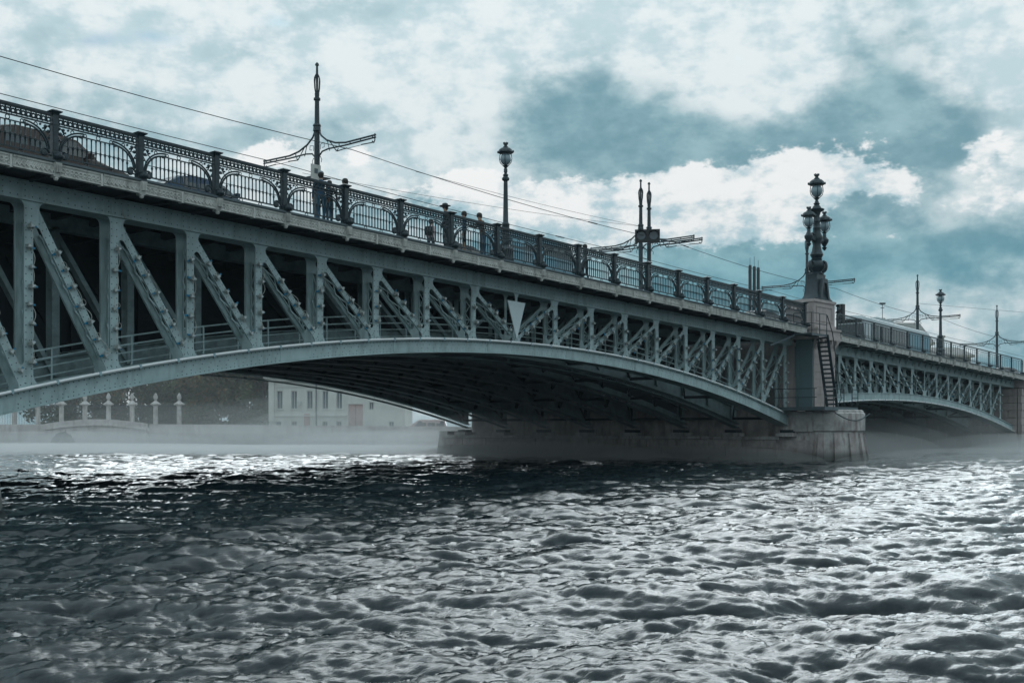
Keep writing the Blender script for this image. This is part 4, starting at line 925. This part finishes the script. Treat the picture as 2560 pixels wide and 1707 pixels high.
    if bag: b = MB(); b.box((-.13*s, (-.27)*s, 1.02*s), (.13*s, (-.11)*s, 1.40*s)); b.build('backpack', 'cloth_black', root, local=True)
    return root
PI = math.pi
person('person in grey cap and blue shirt beside the wire pole', 27.1, -.65, 1.84, .9, 'cloth_blue', 'denim', hat='cap', pose='stand')
person('shorter dark-haired person in black top next to the grey cap', 27.5, -.65, 1.60, 1.2, 'cloth_black', 'denim', pose='walk')
person('dark-haired person in tan top half hidden by a railing post', 28.2, -.70, 1.80, 1.9, 'cloth_tan', 'cloth_navy', pose='phone')
person('person in pink shirt seen only through the railing bars', 34.4, 1.1, 1.62, .3, 'cloth_pink', 'cloth_navy', pose='walk', bag=True)
person('person in wide-brimmed hat behind a railing post', 33.45, -.65, 1.84, 2.0, 'cloth_navy', 'cloth_grey', hat='brim')
person('short-haired bareheaded person in blue top right of the brimmed hat', 34.5, -.68, 1.74, 2.4, 'cloth_blue', 'cloth_black', pose='stand', short=True)
person('person in brown jacket left of the lamp post', 35.65, -.65, 1.86, 2.8, 'cloth_brown', 'denim', pose='lean')
person('long-haired person in dark clothes, farthest right of the walkers', 42.6, -.62, 1.68, 2.6, 'cloth_grey', 'cloth_black', longhair=True, pose='walk')

# ------------------------------------------------------------------ vehicles on the carriageway
def loft(mb, st):
    """body shell from stations (x, half width low, z low, half width belt, z belt, half width roof, z roof)"""
    n = len(st); vs = []
    for x, wl, zl, wb, zb_, wr, zr in st:
        vs += [(x, -wl*.9, zl), (x, -wl, zl+.12), (x, -wb, (zl+zb_)/2), (x, -wb*.985, zb_), (x, -wr, zr-.05 if zr > zb_+.1 else zr), (x, -wr*.75, zr), (x, wr*.75, zr), (x, wr, zr-.05 if zr > zb_+.1 else zr), (x, wb*.985, zb_), (x, wb, (zl+zb_)/2), (x, wl, zl+.12), (x, wl*.9, zl)]
    fs = [(12*i+k, 12*i+(k+1) % 12, 12*(i+1)+(k+1) % 12, 12*(i+1)+k) for i in range(n-1) for k in range(12)] + [tuple(range(12)), tuple(12*(n-1)+k for k in range(11, -1, -1))]
    mb.add(vs, fs)
def car(name, label, x, y, L, W_, H, paint, heading=0., kind='hatch', cat='car'):
    z0 = ZD(x) - .05; root = thing(name, label, cat, (x, y, z0), heading, local=True); root.rotation_euler = (0, K if abs(heading) < 1 else -K, heading)
    w = W_/2; bl = .58*H; h = L/2; b = MB()
    if kind == 'van': P = [(-h, .35, .62, .95), (-h+.08, .28, .64, 1.0), (-h+.5, .25, .64, 1.0), (0, .25, .62, 1.0), (h-1.4, .25, .60, 1.0), (h-.95, .25, .56, .93), (h-.45, .26, .50, .60), (h-.08, .3, .44, .50), (h, .4, .40, .44)]
    elif kind == 'suv': P = [(-h, .45, .60, .66), (-h+.12, .3, .62, .93), (-h+.6, .25, .63, 1.0), (-.2, .25, .62, 1.0), (.35, .25, .61, .97), (1.0, .25, .60, .68), (1.35, .25, .59, .61), (h-.2, .3, .52, .54), (h, .42, .44, .46)]
    else: P = [(-h, .42, .56, .60), (-h+.15, .3, .60, .63), (-h+.75, .25, .62, .93), (-h+1.2, .22, .62, 1.0), (.1, .22, .61, .99), (.45, .22, .61, .92), (1.05, .22, .59, .62), (h-.25, .28, .50, .53), (h, .4, .42, .45)]
    st = [(px, w*(.97 if 0 < i < len(P)-1 else .86), zl, w*(1 if 0 < i < len(P)-1 else .9), zb_*H, w*(.78 if zr - zb_ > .12 else .9), zr*H) for i, (px, zl, zb_, zr) in enumerate(P)]
    loft(b, st); b.build('body', paint, root, local=True)
    roof = [p for p in P if p[3] > .9]; xa, xb = roof[0][0], roof[-1][0]; zb_ = .635*H; zr = .955*H
    for s in (-1, 1):     # side windows
        n = 3 if kind != 'van' else 2
        for k in range(n):
            a = xa + (xb - xa)*k/n + .05; c = xa + (xb - xa)*(k+1)/n - .05; sl = .35 if k == n-1 else 0; g = MB()
            yb, yt = s*(w*.985+.004), s*(w*.80+.012)
            g.add([(a, yb, zb_), (c + sl, yb, zb_), (c, yt, zr-.09), (a + .03, yt, zr-.09)], [(0,1,2,3)]); g.add([(a, yb-s*.02, zb_), (c + sl, yb-s*.02, zb_), (c, yt-s*.02, zr-.09), (a + .03, yt-s*.02, zr-.09)], [(3,2,1,0)]); g.build('side_window', 'car_glass', root, local=True, smooth=False)
        mr = MB(); mr.box((xb+.25, s*(w+.02) if s > 0 else -w-.20, zb_), (xb+.38, s*(w+.20) if s > 0 else -w-.02, zb_+.15)); mr.build('mirror', paint, root, local=True)
        MB().box((h-.22, s*w*.55 if s > 0 else -w*.86, .36*H), (h-.02, s*w*.86 if s > 0 else -w*.55, .44*H)).build('headlight', 'headlamp', root, local=True)
        MB().box((-h-.01, s*w*.6 if s > 0 else -w*.88, .42*H), (-h+.1, s*w*.88 if s > 0 else -w*.6, .55*H)).build('tail_light', 'red_lens', root, local=True)
    for front in (1, 0):
        q = [p for p in (P if front else P[::-1]) if (p[0] > xb - .01 if front else p[0] < xa + .01)]; p0 = q[0]; p1 = [p for p in q if p[3] < .7][:1]
        if p1:
            p1 = p1[0]; g = MB(); dx = .02 if front else -.02
            g.add([(p0[0]+dx, -w*.70, p0[3]*H-.05), (p0[0]+dx, w*.70, p0[3]*H-.05), (p1[0]+dx, w*.80, p1[3]*H+.03), (p1[0]+dx, -w*.80, p1[3]*H+.03)], [(0,1,2,3)]); g.build('windscreen' if front else 'rear_window', 'car_glass', root, local=True, smooth=False)
    for px in (-h+.85, h-.85):
        for s in (-1, 1):
            t = MB(); r = .33; yy = s*(w-.11)
            t.lathe([(r*.62, -.1), (r*.95, -.1), (r, -.06), (r, .06), (r*.95, .1), (r*.62, .1), (r*.62, -.1)], (px, yy, r), 16, axis='Y'); o = t.build('wheel', 'tyre', root, local=True)
            MB().lathe([(0, -.07), (r*.6, -.06), (r*.6, .06), (0, .07)], (px, yy, r), 12, axis='Y').build('rim', 'rim', o, local=True)
    return root
car('parked_car', 'tall copper brown car at the far left behind the railing', 19.0, 2.75, 4.5, 1.8, 1.78, 'car_copper', 0, 'suv')
car('parked_car', 'dark blue car behind the second full railing panel from the left', 24.6, 2.85, 4.3, 1.75, 1.50, 'car_blue', 0, 'sedan')
car('parked_car', 'black car low behind the railing between pole and brimmed hat', 38.6, 3.4, 4.3, 1.75, 1.42, 'car_black', 0, 'sedan')
car('van', 'pale blue van with flat roof beside the near lamp post', 43.6, 3.3, 5.6, 2.0, 2.55, 'van_blue', 0, 'van', 'van')
car('parked_car', 'dark car low behind the railing right of the pole pair', 66.5, 3.3, 4.4, 1.8, 1.55, 'car_black', 0, 'sedan')
car('parked_car', 'hazy dark car near the right edge behind the far railing', 113.0, 3.3, 4.4, 1.8, 1.5, 'car_black', 0, 'sedan')
def bus():
    x0, x1, y0, y1 = 82.6, 95.0, 3.6, 6.1; zr = ZD(x0) - .05; root = thing('bus', 'white and blue bus driving towards the camera on the far span', 'bus', (88.5, 4.85, ZD(88.5)-.05)); H = 3.55
    b = MB(); n = 8; pr = [(-1.25, .35), (-1.25, 2.75), (-1.15, 3.0), (-.8, 3.15), (0, 3.22), (.8, 3.15), (1.15, 3.0), (1.25, 2.75), (1.25, .35)]; vs = []
    xs = [(x0, .93), (x0+.25, 1), (x1-.25, 1), (x1, .94)]
    for x, q in xs: vs += [(x, 4.85 + yy*q, ZD(x) - .05 + (zz*q if zz > 1 else zz)) for yy, zz in pr]
    m_ = len(pr); b.add(vs, [(i*m_+k, i*m_+(k+1) % m_, (i+1)*m_+(k+1) % m_, (i+1)*m_+k) for i in range(3) for k in range(m_)] + [tuple(range(m_)), tuple(3*m_+k for k in range(m_-1, -1, -1))])
    b.build('body', 'bus_white', root)
    g = MB(); d = ZD(x0); g.add([(x0-.01, 3.75, d+1.35), (x0-.01, 5.95, d+1.35), (x0-.01, 5.85, d+2.5), (x0-.01, 3.85, d+2.5)], [(0,1,2,3)]); g.build('windscreen', 'car_glass', root, smooth=False)
    g = MB(); g.box((x0-.03, 4.0, d+2.6), (x0-.005, 5.7, d+2.85)); g.build('destination_sign', 'black_plastic', root)
    for k in range(7):
        a = x0 + .7 + k*1.62; c = a + 1.5; y = 3.592; g = MB(); g.add([(a, y, ZD(a)+1.3), (c, y, ZD(c)+1.3), (c, y, ZD(c)+2.55), (a, y, ZD(a)+2.55)], [(0,1,2,3)]); g.build('side_window', 'car_glass', root, smooth=False)
    g = MB(); g.slope(x0+7.9, x1-.3, 3.56, 3.588, ZD(x0+7.9)+.4, ZD(x0+7.9)+2.7, K); g.build('blue_panel', 'bus_blue', root)
    g = MB(); g.slope(x0+3.5, x1-6, 4.3, 5.4, ZD(x0+3.5)+3.1, ZD(x0+3.5)+3.36, K); g.build('roof_unit', 'bus_white', root)
    for px in (x0+2.2, x1-2.8):
        for s in (3.75, 5.95): MB().lathe([(0, -.13), (.48, -.13), (.5, -.1), (.5, .1), (.48, .13), (0, .13)], (px, s, ZD(px)+.45), 16, axis='Y').build('wheel', 'tyre', root)
bus()

# ------------------------------------------------------------------ the bank beyond: u runs along it, v inland, both in metres
def bank(u, v): return (*world(u, 111 + v), 0)
BR = -TH
def bthing(name, label, cat, u, v, z=0, group=None):
    p = bank(u, v); return thing(name, label, cat, (p[0], p[1], z), BR, group, local=True)
p = bank(0, 0)
m = MB(); m.box((-400, 1.2, -2), (400, 700, 1.0)); o = m.build('ground', 'earth', None); o.location = (p[0], p[1], 0); o.rotation_euler = (0, 0, BR); struct(o, 'low ground behind the embankment wall')
def wall_piece(root, u0, u1, zt0, zt1):
    m = MB(); m.hexa([(u0, .12, -1), (u1, .12, -1), (u1, 1.2, -1), (u0, 1.2, -1), (u0, .12, zt0-.35), (u1, .12, zt1-.35), (u1, 1.2, zt1-.35), (u0, 1.2, zt0-.35)]); m.build('core', 'bank_granite', root, local=True)
    u = u0; r = 0
    for r in range(3):
        u = u0 - (r % 2)*.9
        while u < u1 - .05:
            a, b = max(u, u0), min(u + 1.8, u1); u += 1.8
            if b - a < .2: continue
            z = lambda q, f: -.3 + (zt0 + (zt1-zt0)*(q-u0)/(u1-u0) - .95 + .3)*f; g = .012; f0, f1 = r/3, (r+1)/3
            mm = MB(); mm.hexa([(a+g, .04*(2-r)-.06, z(a, f0)+g), (b-g, .04*(2-r)-.06, z(b, f0)+g), (b-g, .2, z(b, f0)+g), (a+g, .2, z(a, f0)+g), (a+g, .04*(2-r)-.06, z(a, f1)-g), (b-g, .04*(2-r)-.06, z(b, f1)-g), (b-g, .2, z(b, f1)-g), (a+g, .2, z(a, f1)-g)]); mm.build('granite_block', 'bank_granite', root, local=True, smooth=False)
    c = MB(); c.hexa([(u0, -.06, zt0-.95), (u1, -.06, zt1-.95), (u1, .5, zt1-.95), (u0, .5, zt0-.95), (u0, -.06, zt0-.80), (u1, -.06, zt1-.80), (u1, .5, zt1-.80), (u0, .5, zt0-.80)]); c.build('ledge', 'bank_granite', root, local=True)
    c = MB(); c.hexa([(u0, .05, zt0-.80), (u1, .05, zt1-.80), (u1, .45, zt1-.80), (u0, .45, zt0-.80), (u0, .05, zt0), (u1, .05, zt1), (u1, .45, zt1), (u0, .45, zt0)]); c.build('parapet', 'bank_granite', root, local=True)
ew = bthing('embankment_wall', 'pale granite embankment wall below the white building and trees', 'wall', -12, 0)
def eloc(q): return q + 12
wall_piece(ew, eloc(-34.3), eloc(-5), 2.32, 2.06); wall_piece(ew, eloc(-5), eloc(46), 2.06, 2.06)
ew2 = bthing('embankment_wall', 'pale granite embankment wall left of the small arched bridge', 'wall', -60, 0); wall_piece(ew2, -25, 16.2, 2.0, 2.3)
sb = bthing('small_bridge', 'small pale stone bridge with one arch in the far embankment', 'bridge', -40, 0)
n = 18; face = []; U0, U1 = -3.8, 5.7
arc_ = [(-3.45 + 2.6*(1 - math.cos(t))/1.0*.5*1.02, 0) for t in (0,)]
ring_ = [(-2.1 + 1.35*math.cos(math.pi*(1 - k/12)), -.4 + 2.0*math.sin(math.pi*(1-k/12))) for k in range(13)]
top_ = lambda q: 2.35 + .42*math.sin(math.pi*max(0, min(1, (q - U0)/(U1 - U0))))
m = MB(); poly = [(U0, -1), (-3.45, -1)] + ring_ + [(-.75, -1), (U1, -1)] + [(U1 - (U1-U0)*k/16, top_(U1 - (U1-U0)*k/16) - .62) for k in range(17)]
m.prism(poly, -.7, 6); m.build('body', 'bank_granite', sb, local=True)
m = MB(); pts = [(U0 + (U1-U0)*k/16, top_(U0 + (U1-U0)*k/16)) for k in range(17)]; band(m, pts, -.62, -.5, -.82, -.2); band(m, pts, -.5, 0, -.7, -.3); m.build('parapet', 'bank_granite', sb, local=True)
for k in range(9):
    t0, t1 = math.pi*k/9 + .01, math.pi*(k+1)/9 - .01; q = lambda r, t: (-2.1 + 1.35*r*math.cos(t), -.4 + 2.0*r*math.sin(t)); m = MB(); m.prism([q(1, t0), q(1.14, t0), q(1.14, t1), q(1, t1)], -.78, -.6); m.build('arch_stone', 'bank_granite', sb, local=True, smooth=False)
# garden fence with stone columns
fc = bthing('garden_fence', 'row of pale stone columns with urns and iron rails by the small bridge', 'fence', -40, 3.4)
for k in range(10):
    u = -13.0 + 2.29*k; s = MB(); s.lathe([(.30, .9), (.30, 1.5), (.245, 1.6), (.225, 4.05), (.3, 4.12)], (u, 0, 0), 12); o = s.build('column', 'granite_pale', fc, local=True)
    s = MB(); s.lathe([(.30, 4.12), (.52, 4.2), (.54, 4.27), (.36, 4.38), (.2, 4.52), (.13, 4.6)], (u, 0, 0), 12); s.build('capital', 'granite_pale', o, local=True)
    s = MB(); s.lathe([(.11, 4.6), (.13, 4.68), (.22, 4.85), (.22, 5.05), (.13, 5.2), (.1, 5.28), (0, 5.36)], (u, 0, 0), 10); s.build('urn', 'granite_pale', o, local=True)
    if k < 9:
        s = MB(); s.box((u+.25, -.03, 4.05), (u+2.04, .03, 4.12)); s.box((u+.25, -.03, 3.45), (u+2.04, .03, 3.49)); s.box((u+.25, -.03, 1.25), (u+2.04, .03, 1.32))
        for q in range(1, 12): s.box((u+.2+q*.157-.012, -.012, 1.3), (u+.2+q*.157+.012, .012, 4.2))
        s.build('iron_grille', 'iron_paint', fc, local=True)
# trees
def tree(label, u, v, H, rad, lf, seed):
    g = random.Random(seed); root = bthing('tree', label, 'tree', u, v, 1.0, 'trees behind the embankment'); t = MB(); t.tube([(0, 0, -.1), (.05, 0, H*.2), (.15, .1, H*.42), (.05, .2, H*.7)], [.28, .22, .17, .06], 8); tips = []
    for k in range(9):
        a = g.uniform(0, 6.28); z = H*g.uniform(.25, .6); e = (math.cos(a)*rad*.75, math.sin(a)*rad*.75, z + H*g.uniform(.12, .3)); t.tube([(.1, .1, z), (e[0]*.5, e[1]*.5, z + (e[2]-z)*.4), e], [.09, .06, .02], 5); tips.append(e)
    t.build('trunk', 'bark', root, local=True)
    cl = [(g.gauss(0, .5)*rad, g.gauss(0, .5)*rad, H*g.uniform(.07, .98)) for _ in range(56)] + tips; c = MB()
    for cx_, cy_, cz_ in cl:
        w = rad*g.uniform(.22, .42)*(1.15 - .5*cz_/H)
        for _ in range(120):
            d = Vector((g.gauss(0,1), g.gauss(0,1), g.gauss(0,.8))).normalized()*w*g.uniform(.35, 1.05); p_ = Vector((cx_, cy_, cz_)) + d; a = Vector((g.gauss(0,1), g.gauss(0,1), g.gauss(0,1))).normalized()*.19; b = a.cross(Vector((g.gauss(0,1), g.gauss(0,1), g.gauss(0,1)))).normalized()*.13
            c.k = 1 if g.random() < (.35 if lf else .08) else 0; c.add([p_-a, p_-b, p_+a, p_+b], [(0,1,2,3)])
    me = bpy.data.meshes.new('crown'); me.from_pydata(c.v, [], c.f); me.materials.append(MATS['leaf']); me.materials.append(MATS['leaf_autumn']); me.polygons.foreach_set('material_index', c.m); me.update(); put(me, 'crown', root)
for i, (lab, u, v, H, rad, lf) in enumerate((('dark green tree touching the white building', -25.5, 9, 9.5, 2.3, 0), ('tree with some autumn leaves second from the white building', -28.6, 11, 10, 2.6, 1), ('bushy tree third from the white building', -32, 9, 8.5, 2.4, 1),
      ('tree at the right end of the column fence', -36, 12, 9, 2.8, 0), ('leftmost big tree behind the column fence', -47, 13, 9.5, 3, 0), ('tree behind the middle of the column fence', -41.5, 12, 9, 2.8, 1), ('tree between the fence end and the bushy tree, set back', -34, 16, 10, 3.2, 0), ('tree set back behind the two trees by the white building', -27, 16, 10.5, 3.2, 0), ('tree set back behind the right half of the column fence', -38.5, 17, 10, 3.2, 0), ('tree set back behind the left half of the column fence', -44.5, 17, 10, 3.2, 0))): tree(lab, u, v, H, rad, lf, 20 + i)
# white building
wb = bthing('white_building', 'white plastered building with tall windows and a pink door behind the embankment', 'building', -16, 4.6)
def wu(x): return (x - 1280)/2939*115.6 + 16
def wz(y): return 1.85 + (1072 - y)/2939*115.6
ops = [(x, x+14.5, 977, 1022) for x in (692, 728, 767, 806, 841)] + [(x, x+13, 1053, 1066) for x in (690, 729, 806, 841, 972)] + [(871, 907, 1010, 1068)] + [(923, 934, 1005, 1024)]
def facade(root, u0, u1, z0, z1, holes, depth, matn):
    """wall with real openings: a grid of boxes around the holes"""
    us = sorted({u0, u1, *[h[0] for h in holes], *[h[1] for h in holes]}); m = MB(); zs = sorted({z0, z1, *[h[2] for h in holes], *[h[3] for h in holes]})
    for a, b in zip(us[:-1], us[1:]):
        run = None
        for c, d in zip(zs[:-1], zs[1:]):
            inside = any(h[0] < (a+b)/2 < h[1] and h[2] < (c+d)/2 < h[3] for h in holes)
            if not inside: run = (run[0], d) if run else (c, d)
            if (inside or d == z1) and run: m.box((a, 0, run[0]), (b, depth, run[1])); run = None
    m.build('wall', matn, root, local=True, smooth=False)
H_ = [(wu(a), wu(b), wz(d), wz(c)) for a, b, c, d in ops]
facade(wb, wu(672), wu(1012), .9, 7.4, H_, .35, 'plaster')
m = MB(); m.box((wu(672)+.01, .36, .9), (wu(1012)-.01, 9, 7.39)); m.build('core', 'plaster', wb, local=True)
m = MB(); m.box((wu(664), -.35, 6.55), (wu(1016), .0, 6.8)); m.box((wu(660), -.5, 6.8), (wu(1018), .0, 6.95)); m.box((wu(672), -.10, 5.95), (wu(1012), -.0, 6.1)); m.box((wu(672), -.14, 2.6), (wu(686), -.002, 6.55)); m.box((wu(672), -.12, 3.1), (wu(868), -.0, 3.2)); m.build('cornice', 'plaster', wb, local=True)
m = MB(); m.prism([(-.4, 7.4), (9.2, 7.4), (4.4, 9.2)], wu(668), wu(1016), 'YZ'); m.build('roof', 'roof_sheet', wb, local=True)
for i, h in enumerate(H_):
    if i == 10: m = MB(); m.box((h[0], .1, h[2]), (h[1], .18, h[3])); o = m.build('door', 'door_pink', wb, local=True); m = MB(); m.box(((h[0]+h[1])/2-.02, .07, h[2]), ((h[0]+h[1])/2+.02, .099, h[3])); m.build('door_seam', 'black_plastic', o, local=True); continue
    m = MB(); g = .06
    m.box((h[0], .18, h[2]), (h[0]+g, .24, h[3])); m.box((h[1]-g, .18, h[2]), (h[1], .24, h[3])); m.box((h[0]+g, .18, h[2]), (h[1]-g, .24, h[2]+g)); m.box((h[0]+g, .18, h[3]-g), (h[1]-g, .24, h[3])); m.box(((h[0]+h[1])/2-.03, .18, h[2]+g), ((h[0]+h[1])/2+.03, .24, h[3]-g))
    o = m.build('window', 'window_frame', wb, local=True); m = MB(); m.box((h[0]+.01, .25, h[2]+.01), (h[1]-.01, .27, h[3]-.01)); m.build('pane', 'window_glass', o, local=True)
    if h[3] - h[2] > 1: m = MB(); m.box((h[0]-.08, -.1, h[2]-.08), (h[1]+.08, .17, h[2]-.001)); m.build('sill', 'plaster', o, local=True)
m = MB(); m.tube([(wu(791), -.12, .95), (wu(791), -.12, 6.5)], .06, 6); m.build('downpipe', 'iron_coping', wb, local=True)
m = MB(); m.box((wu(744), -.3, wz(1012)), (wu(753), -.01, wz(1003))); m.build('air_conditioner', 'window_frame', wb, local=True)
m = MB(); m.box((wu(760), -.03, wz(1066)), (wu(775), -.004, wz(1034))); m.build('notice', 'door_pink', wb, local=True)
cp_ = bank(-8.6, 1.9); o = car('parked_car', 'pale pink van on the embankment beside the white building', 0, 0, 4.6, 1.8, 1.75, 'car_pink', 0, 'suv', 'van'); o.location = (cp_[0], cp_[1], 1.02); o.rotation_euler = (0, 0, BR + PI)
# city block far behind the right end of the bridge
def far_block(label, u, v, w, d, h, eave, mt, chim, rows, cols):
    root = bthing('apartment_building', label, 'building', u, v, 1.0, None)
    wins = []
    for r in range(rows):
        for c in range(cols): a = -w/2 + w*(c+.3)/cols; wins.append((a, a + w*.4/cols, 1.5 + (eave-2.5)*r/rows, 1.5 + (eave-2.5)*r/rows + 1.9))
    facade(root, -w/2, w/2, 0, eave, wins, .4, mt); m = MB(); m.box((-w/2+.02, .41, 0), (w/2-.02, d, eave-.01)); m.build('core', mt, root, local=True)
    for q in wins: m = MB(); m.box((q[0]+.02, .2, q[2]+.02), (q[1]-.02, .26, q[3]-.02)); m.build('window', 'window_glass', root, local=True)
    m = MB(); m.box((-w/2-.5, -.6, eave), (w/2+.5, d+.6, eave+.4)); m.build('cornice', mt, root, local=True)
    m = MB(); m.prism([(-.6, eave+.4), (d+.6, eave+.4), (d/2, h)], -w/2-.4, w/2+.4, 'YZ'); r_ = m.build('roof', 'roof_sheet', root, local=True)
    for cu, cw, ch in chim:
        m = MB(); m.box((cu-cw/2, d*.35, eave), (cu+cw/2, d*.35+cw, ch)); m.box((cu-cw/2-.15, d*.35-.15, ch), (cu+cw/2+.15, d*.35+cw+.15, ch+.35)); m.build('chimney', 'plaster_yellow', r_, local=True)
    return root
def bu(x, v): return (x - 1280)/2939*(111 + v)
b1 = far_block('far yellowish building with two chimneys behind the bus', bu(2262, 90), 90, 9, 14, 19.6, 15.2, 'plaster_yellow', ((-2.4, .85, 19.9), (-.9, .7, 19.5)), 4, 4)
b2 = far_block('lower far yellowish building with one chimney right of the bus', bu(2362, 92), 92, 9.0, 14, 15.4, 13.2, 'plaster_yellow', ((1.3, .8, 17.0),), 4, 4)
m = MB(); q = bank(bu(2206, 88), 88); m.tube([(0, 0, 15), (0, 0, 23.2)], .05, 5); m.box((-.5, -.1, 22.9), (.5, .1, 23.2)); m.box((-.3, -.1, 22.3), (.3, .1, 22.4)); o = m.build('antenna', 'iron_paint'); o.location = (q[0], q[1], 0); o.rotation_euler = (0, 0, BR); tag(o, 'thin antenna mast on the roofs behind the bus', 'antenna')

# ------------------------------------------------------------------ mist on the river and thin haze
def volume(name, col, dens, aniso=.3):
    m = bpy.data.materials.new(name); m.use_nodes = True; t = m.node_tree; t.nodes.clear(); v = N(t, 'ShaderNodeVolumePrincipled'); v.inputs['Color'].default_value = (*col, 1); v.inputs['Density'].default_value = dens; v.inputs['Anisotropy'].default_value = aniso
    o = N(t, 'ShaderNodeOutputMaterial'); t.links.new(v.outputs[0], o.inputs['Volume']); MATS[name] = m; return m
def mist(loc, size, rotz, dens, k):
    nm = 'mist_air_%d' % k; volume(nm, (.998, .999, .999), dens); bm = bmesh.new(); bmesh.ops.create_icosphere(bm, subdivisions=4, radius=1); me = bpy.data.meshes.new('mist'); bm.to_mesh(me); bm.free(); me.materials.append(MATS[nm])
    o = put(me, 'mist', None, loc, (0, 0, rotz), size); o['kind'] = 'stuff'; o['label'] = 'pale mist drifting low over the river'; return o
gm = random.Random(4); k = 0
for u, v, z, su, sv, sz, d in ((-40, -9, .2, 17, 9, 1.5, .035), (-24, -11, .3, 19, 9, 2.0, .030), (-15, -8, .6, 11, 7, 3.2, .020), (-8, -12, .2, 14, 9, 1.6, .040), (-33, -19, .0, 24, 10, .75, .17), (-15, -20, .0, 20, 10, .65, .17), (-42, -12, 0, 18, 8, .7, .12),
                               (-30, -5, .9, 12, 4, 3.4, .018), (-48, -6, .6, 12, 5, 2.4, .015), (-22, 2, .9, 16, 4, 4.0, .02), (-35, -1, 1.5, 24, 3.2, 6.5, .026), (-14, -2, 1.0, 16, 3.0, 5.0, .024)):
    q = bank(u, v); mist((q[0], q[1], z), (su, sv, sz), BR + gm.uniform(-.12, .12), d, k); k += 1
for x, y, z, sx, sy, sz, d in ((59.5, 20, .4, 4.5, 11, 2.6, .035), (56, 13, .1, 7, 9, 1.0, .06), (60, 4, 0, 4, 8, .9, .07), (84, 12, .5, 15, 14, 2.6, .035), (92, 6, .6, 12, 10, 3.4, .03), (78, 4, .2, 11, 7, 1.6, .06), (95, -2, .1, 10, 6, 1.4, .06), (70, 4, .2, 4, 9, 2.0, .05), (72, -10, 0, 16, 8, .8, .03), (58, -14, 0, 16, 7, .6, .02), (95, -9, 0, 20, 9, 1.2, .03)):
    mist((x, y, z), (sx, sy, sz), gm.uniform(-.1, .1), d, k); k += 1
volume('haze_air', (.80, .90, .95), .00025, 0.); m = MB(); m.box((-3100, -3100, -3.0), (3100, 3100, 25.5)); me = m.mesh('haze', 'haze_air'); o = put(me, 'haze'); o['kind'] = 'stuff'; o['label'] = 'thin blue haze over the river'
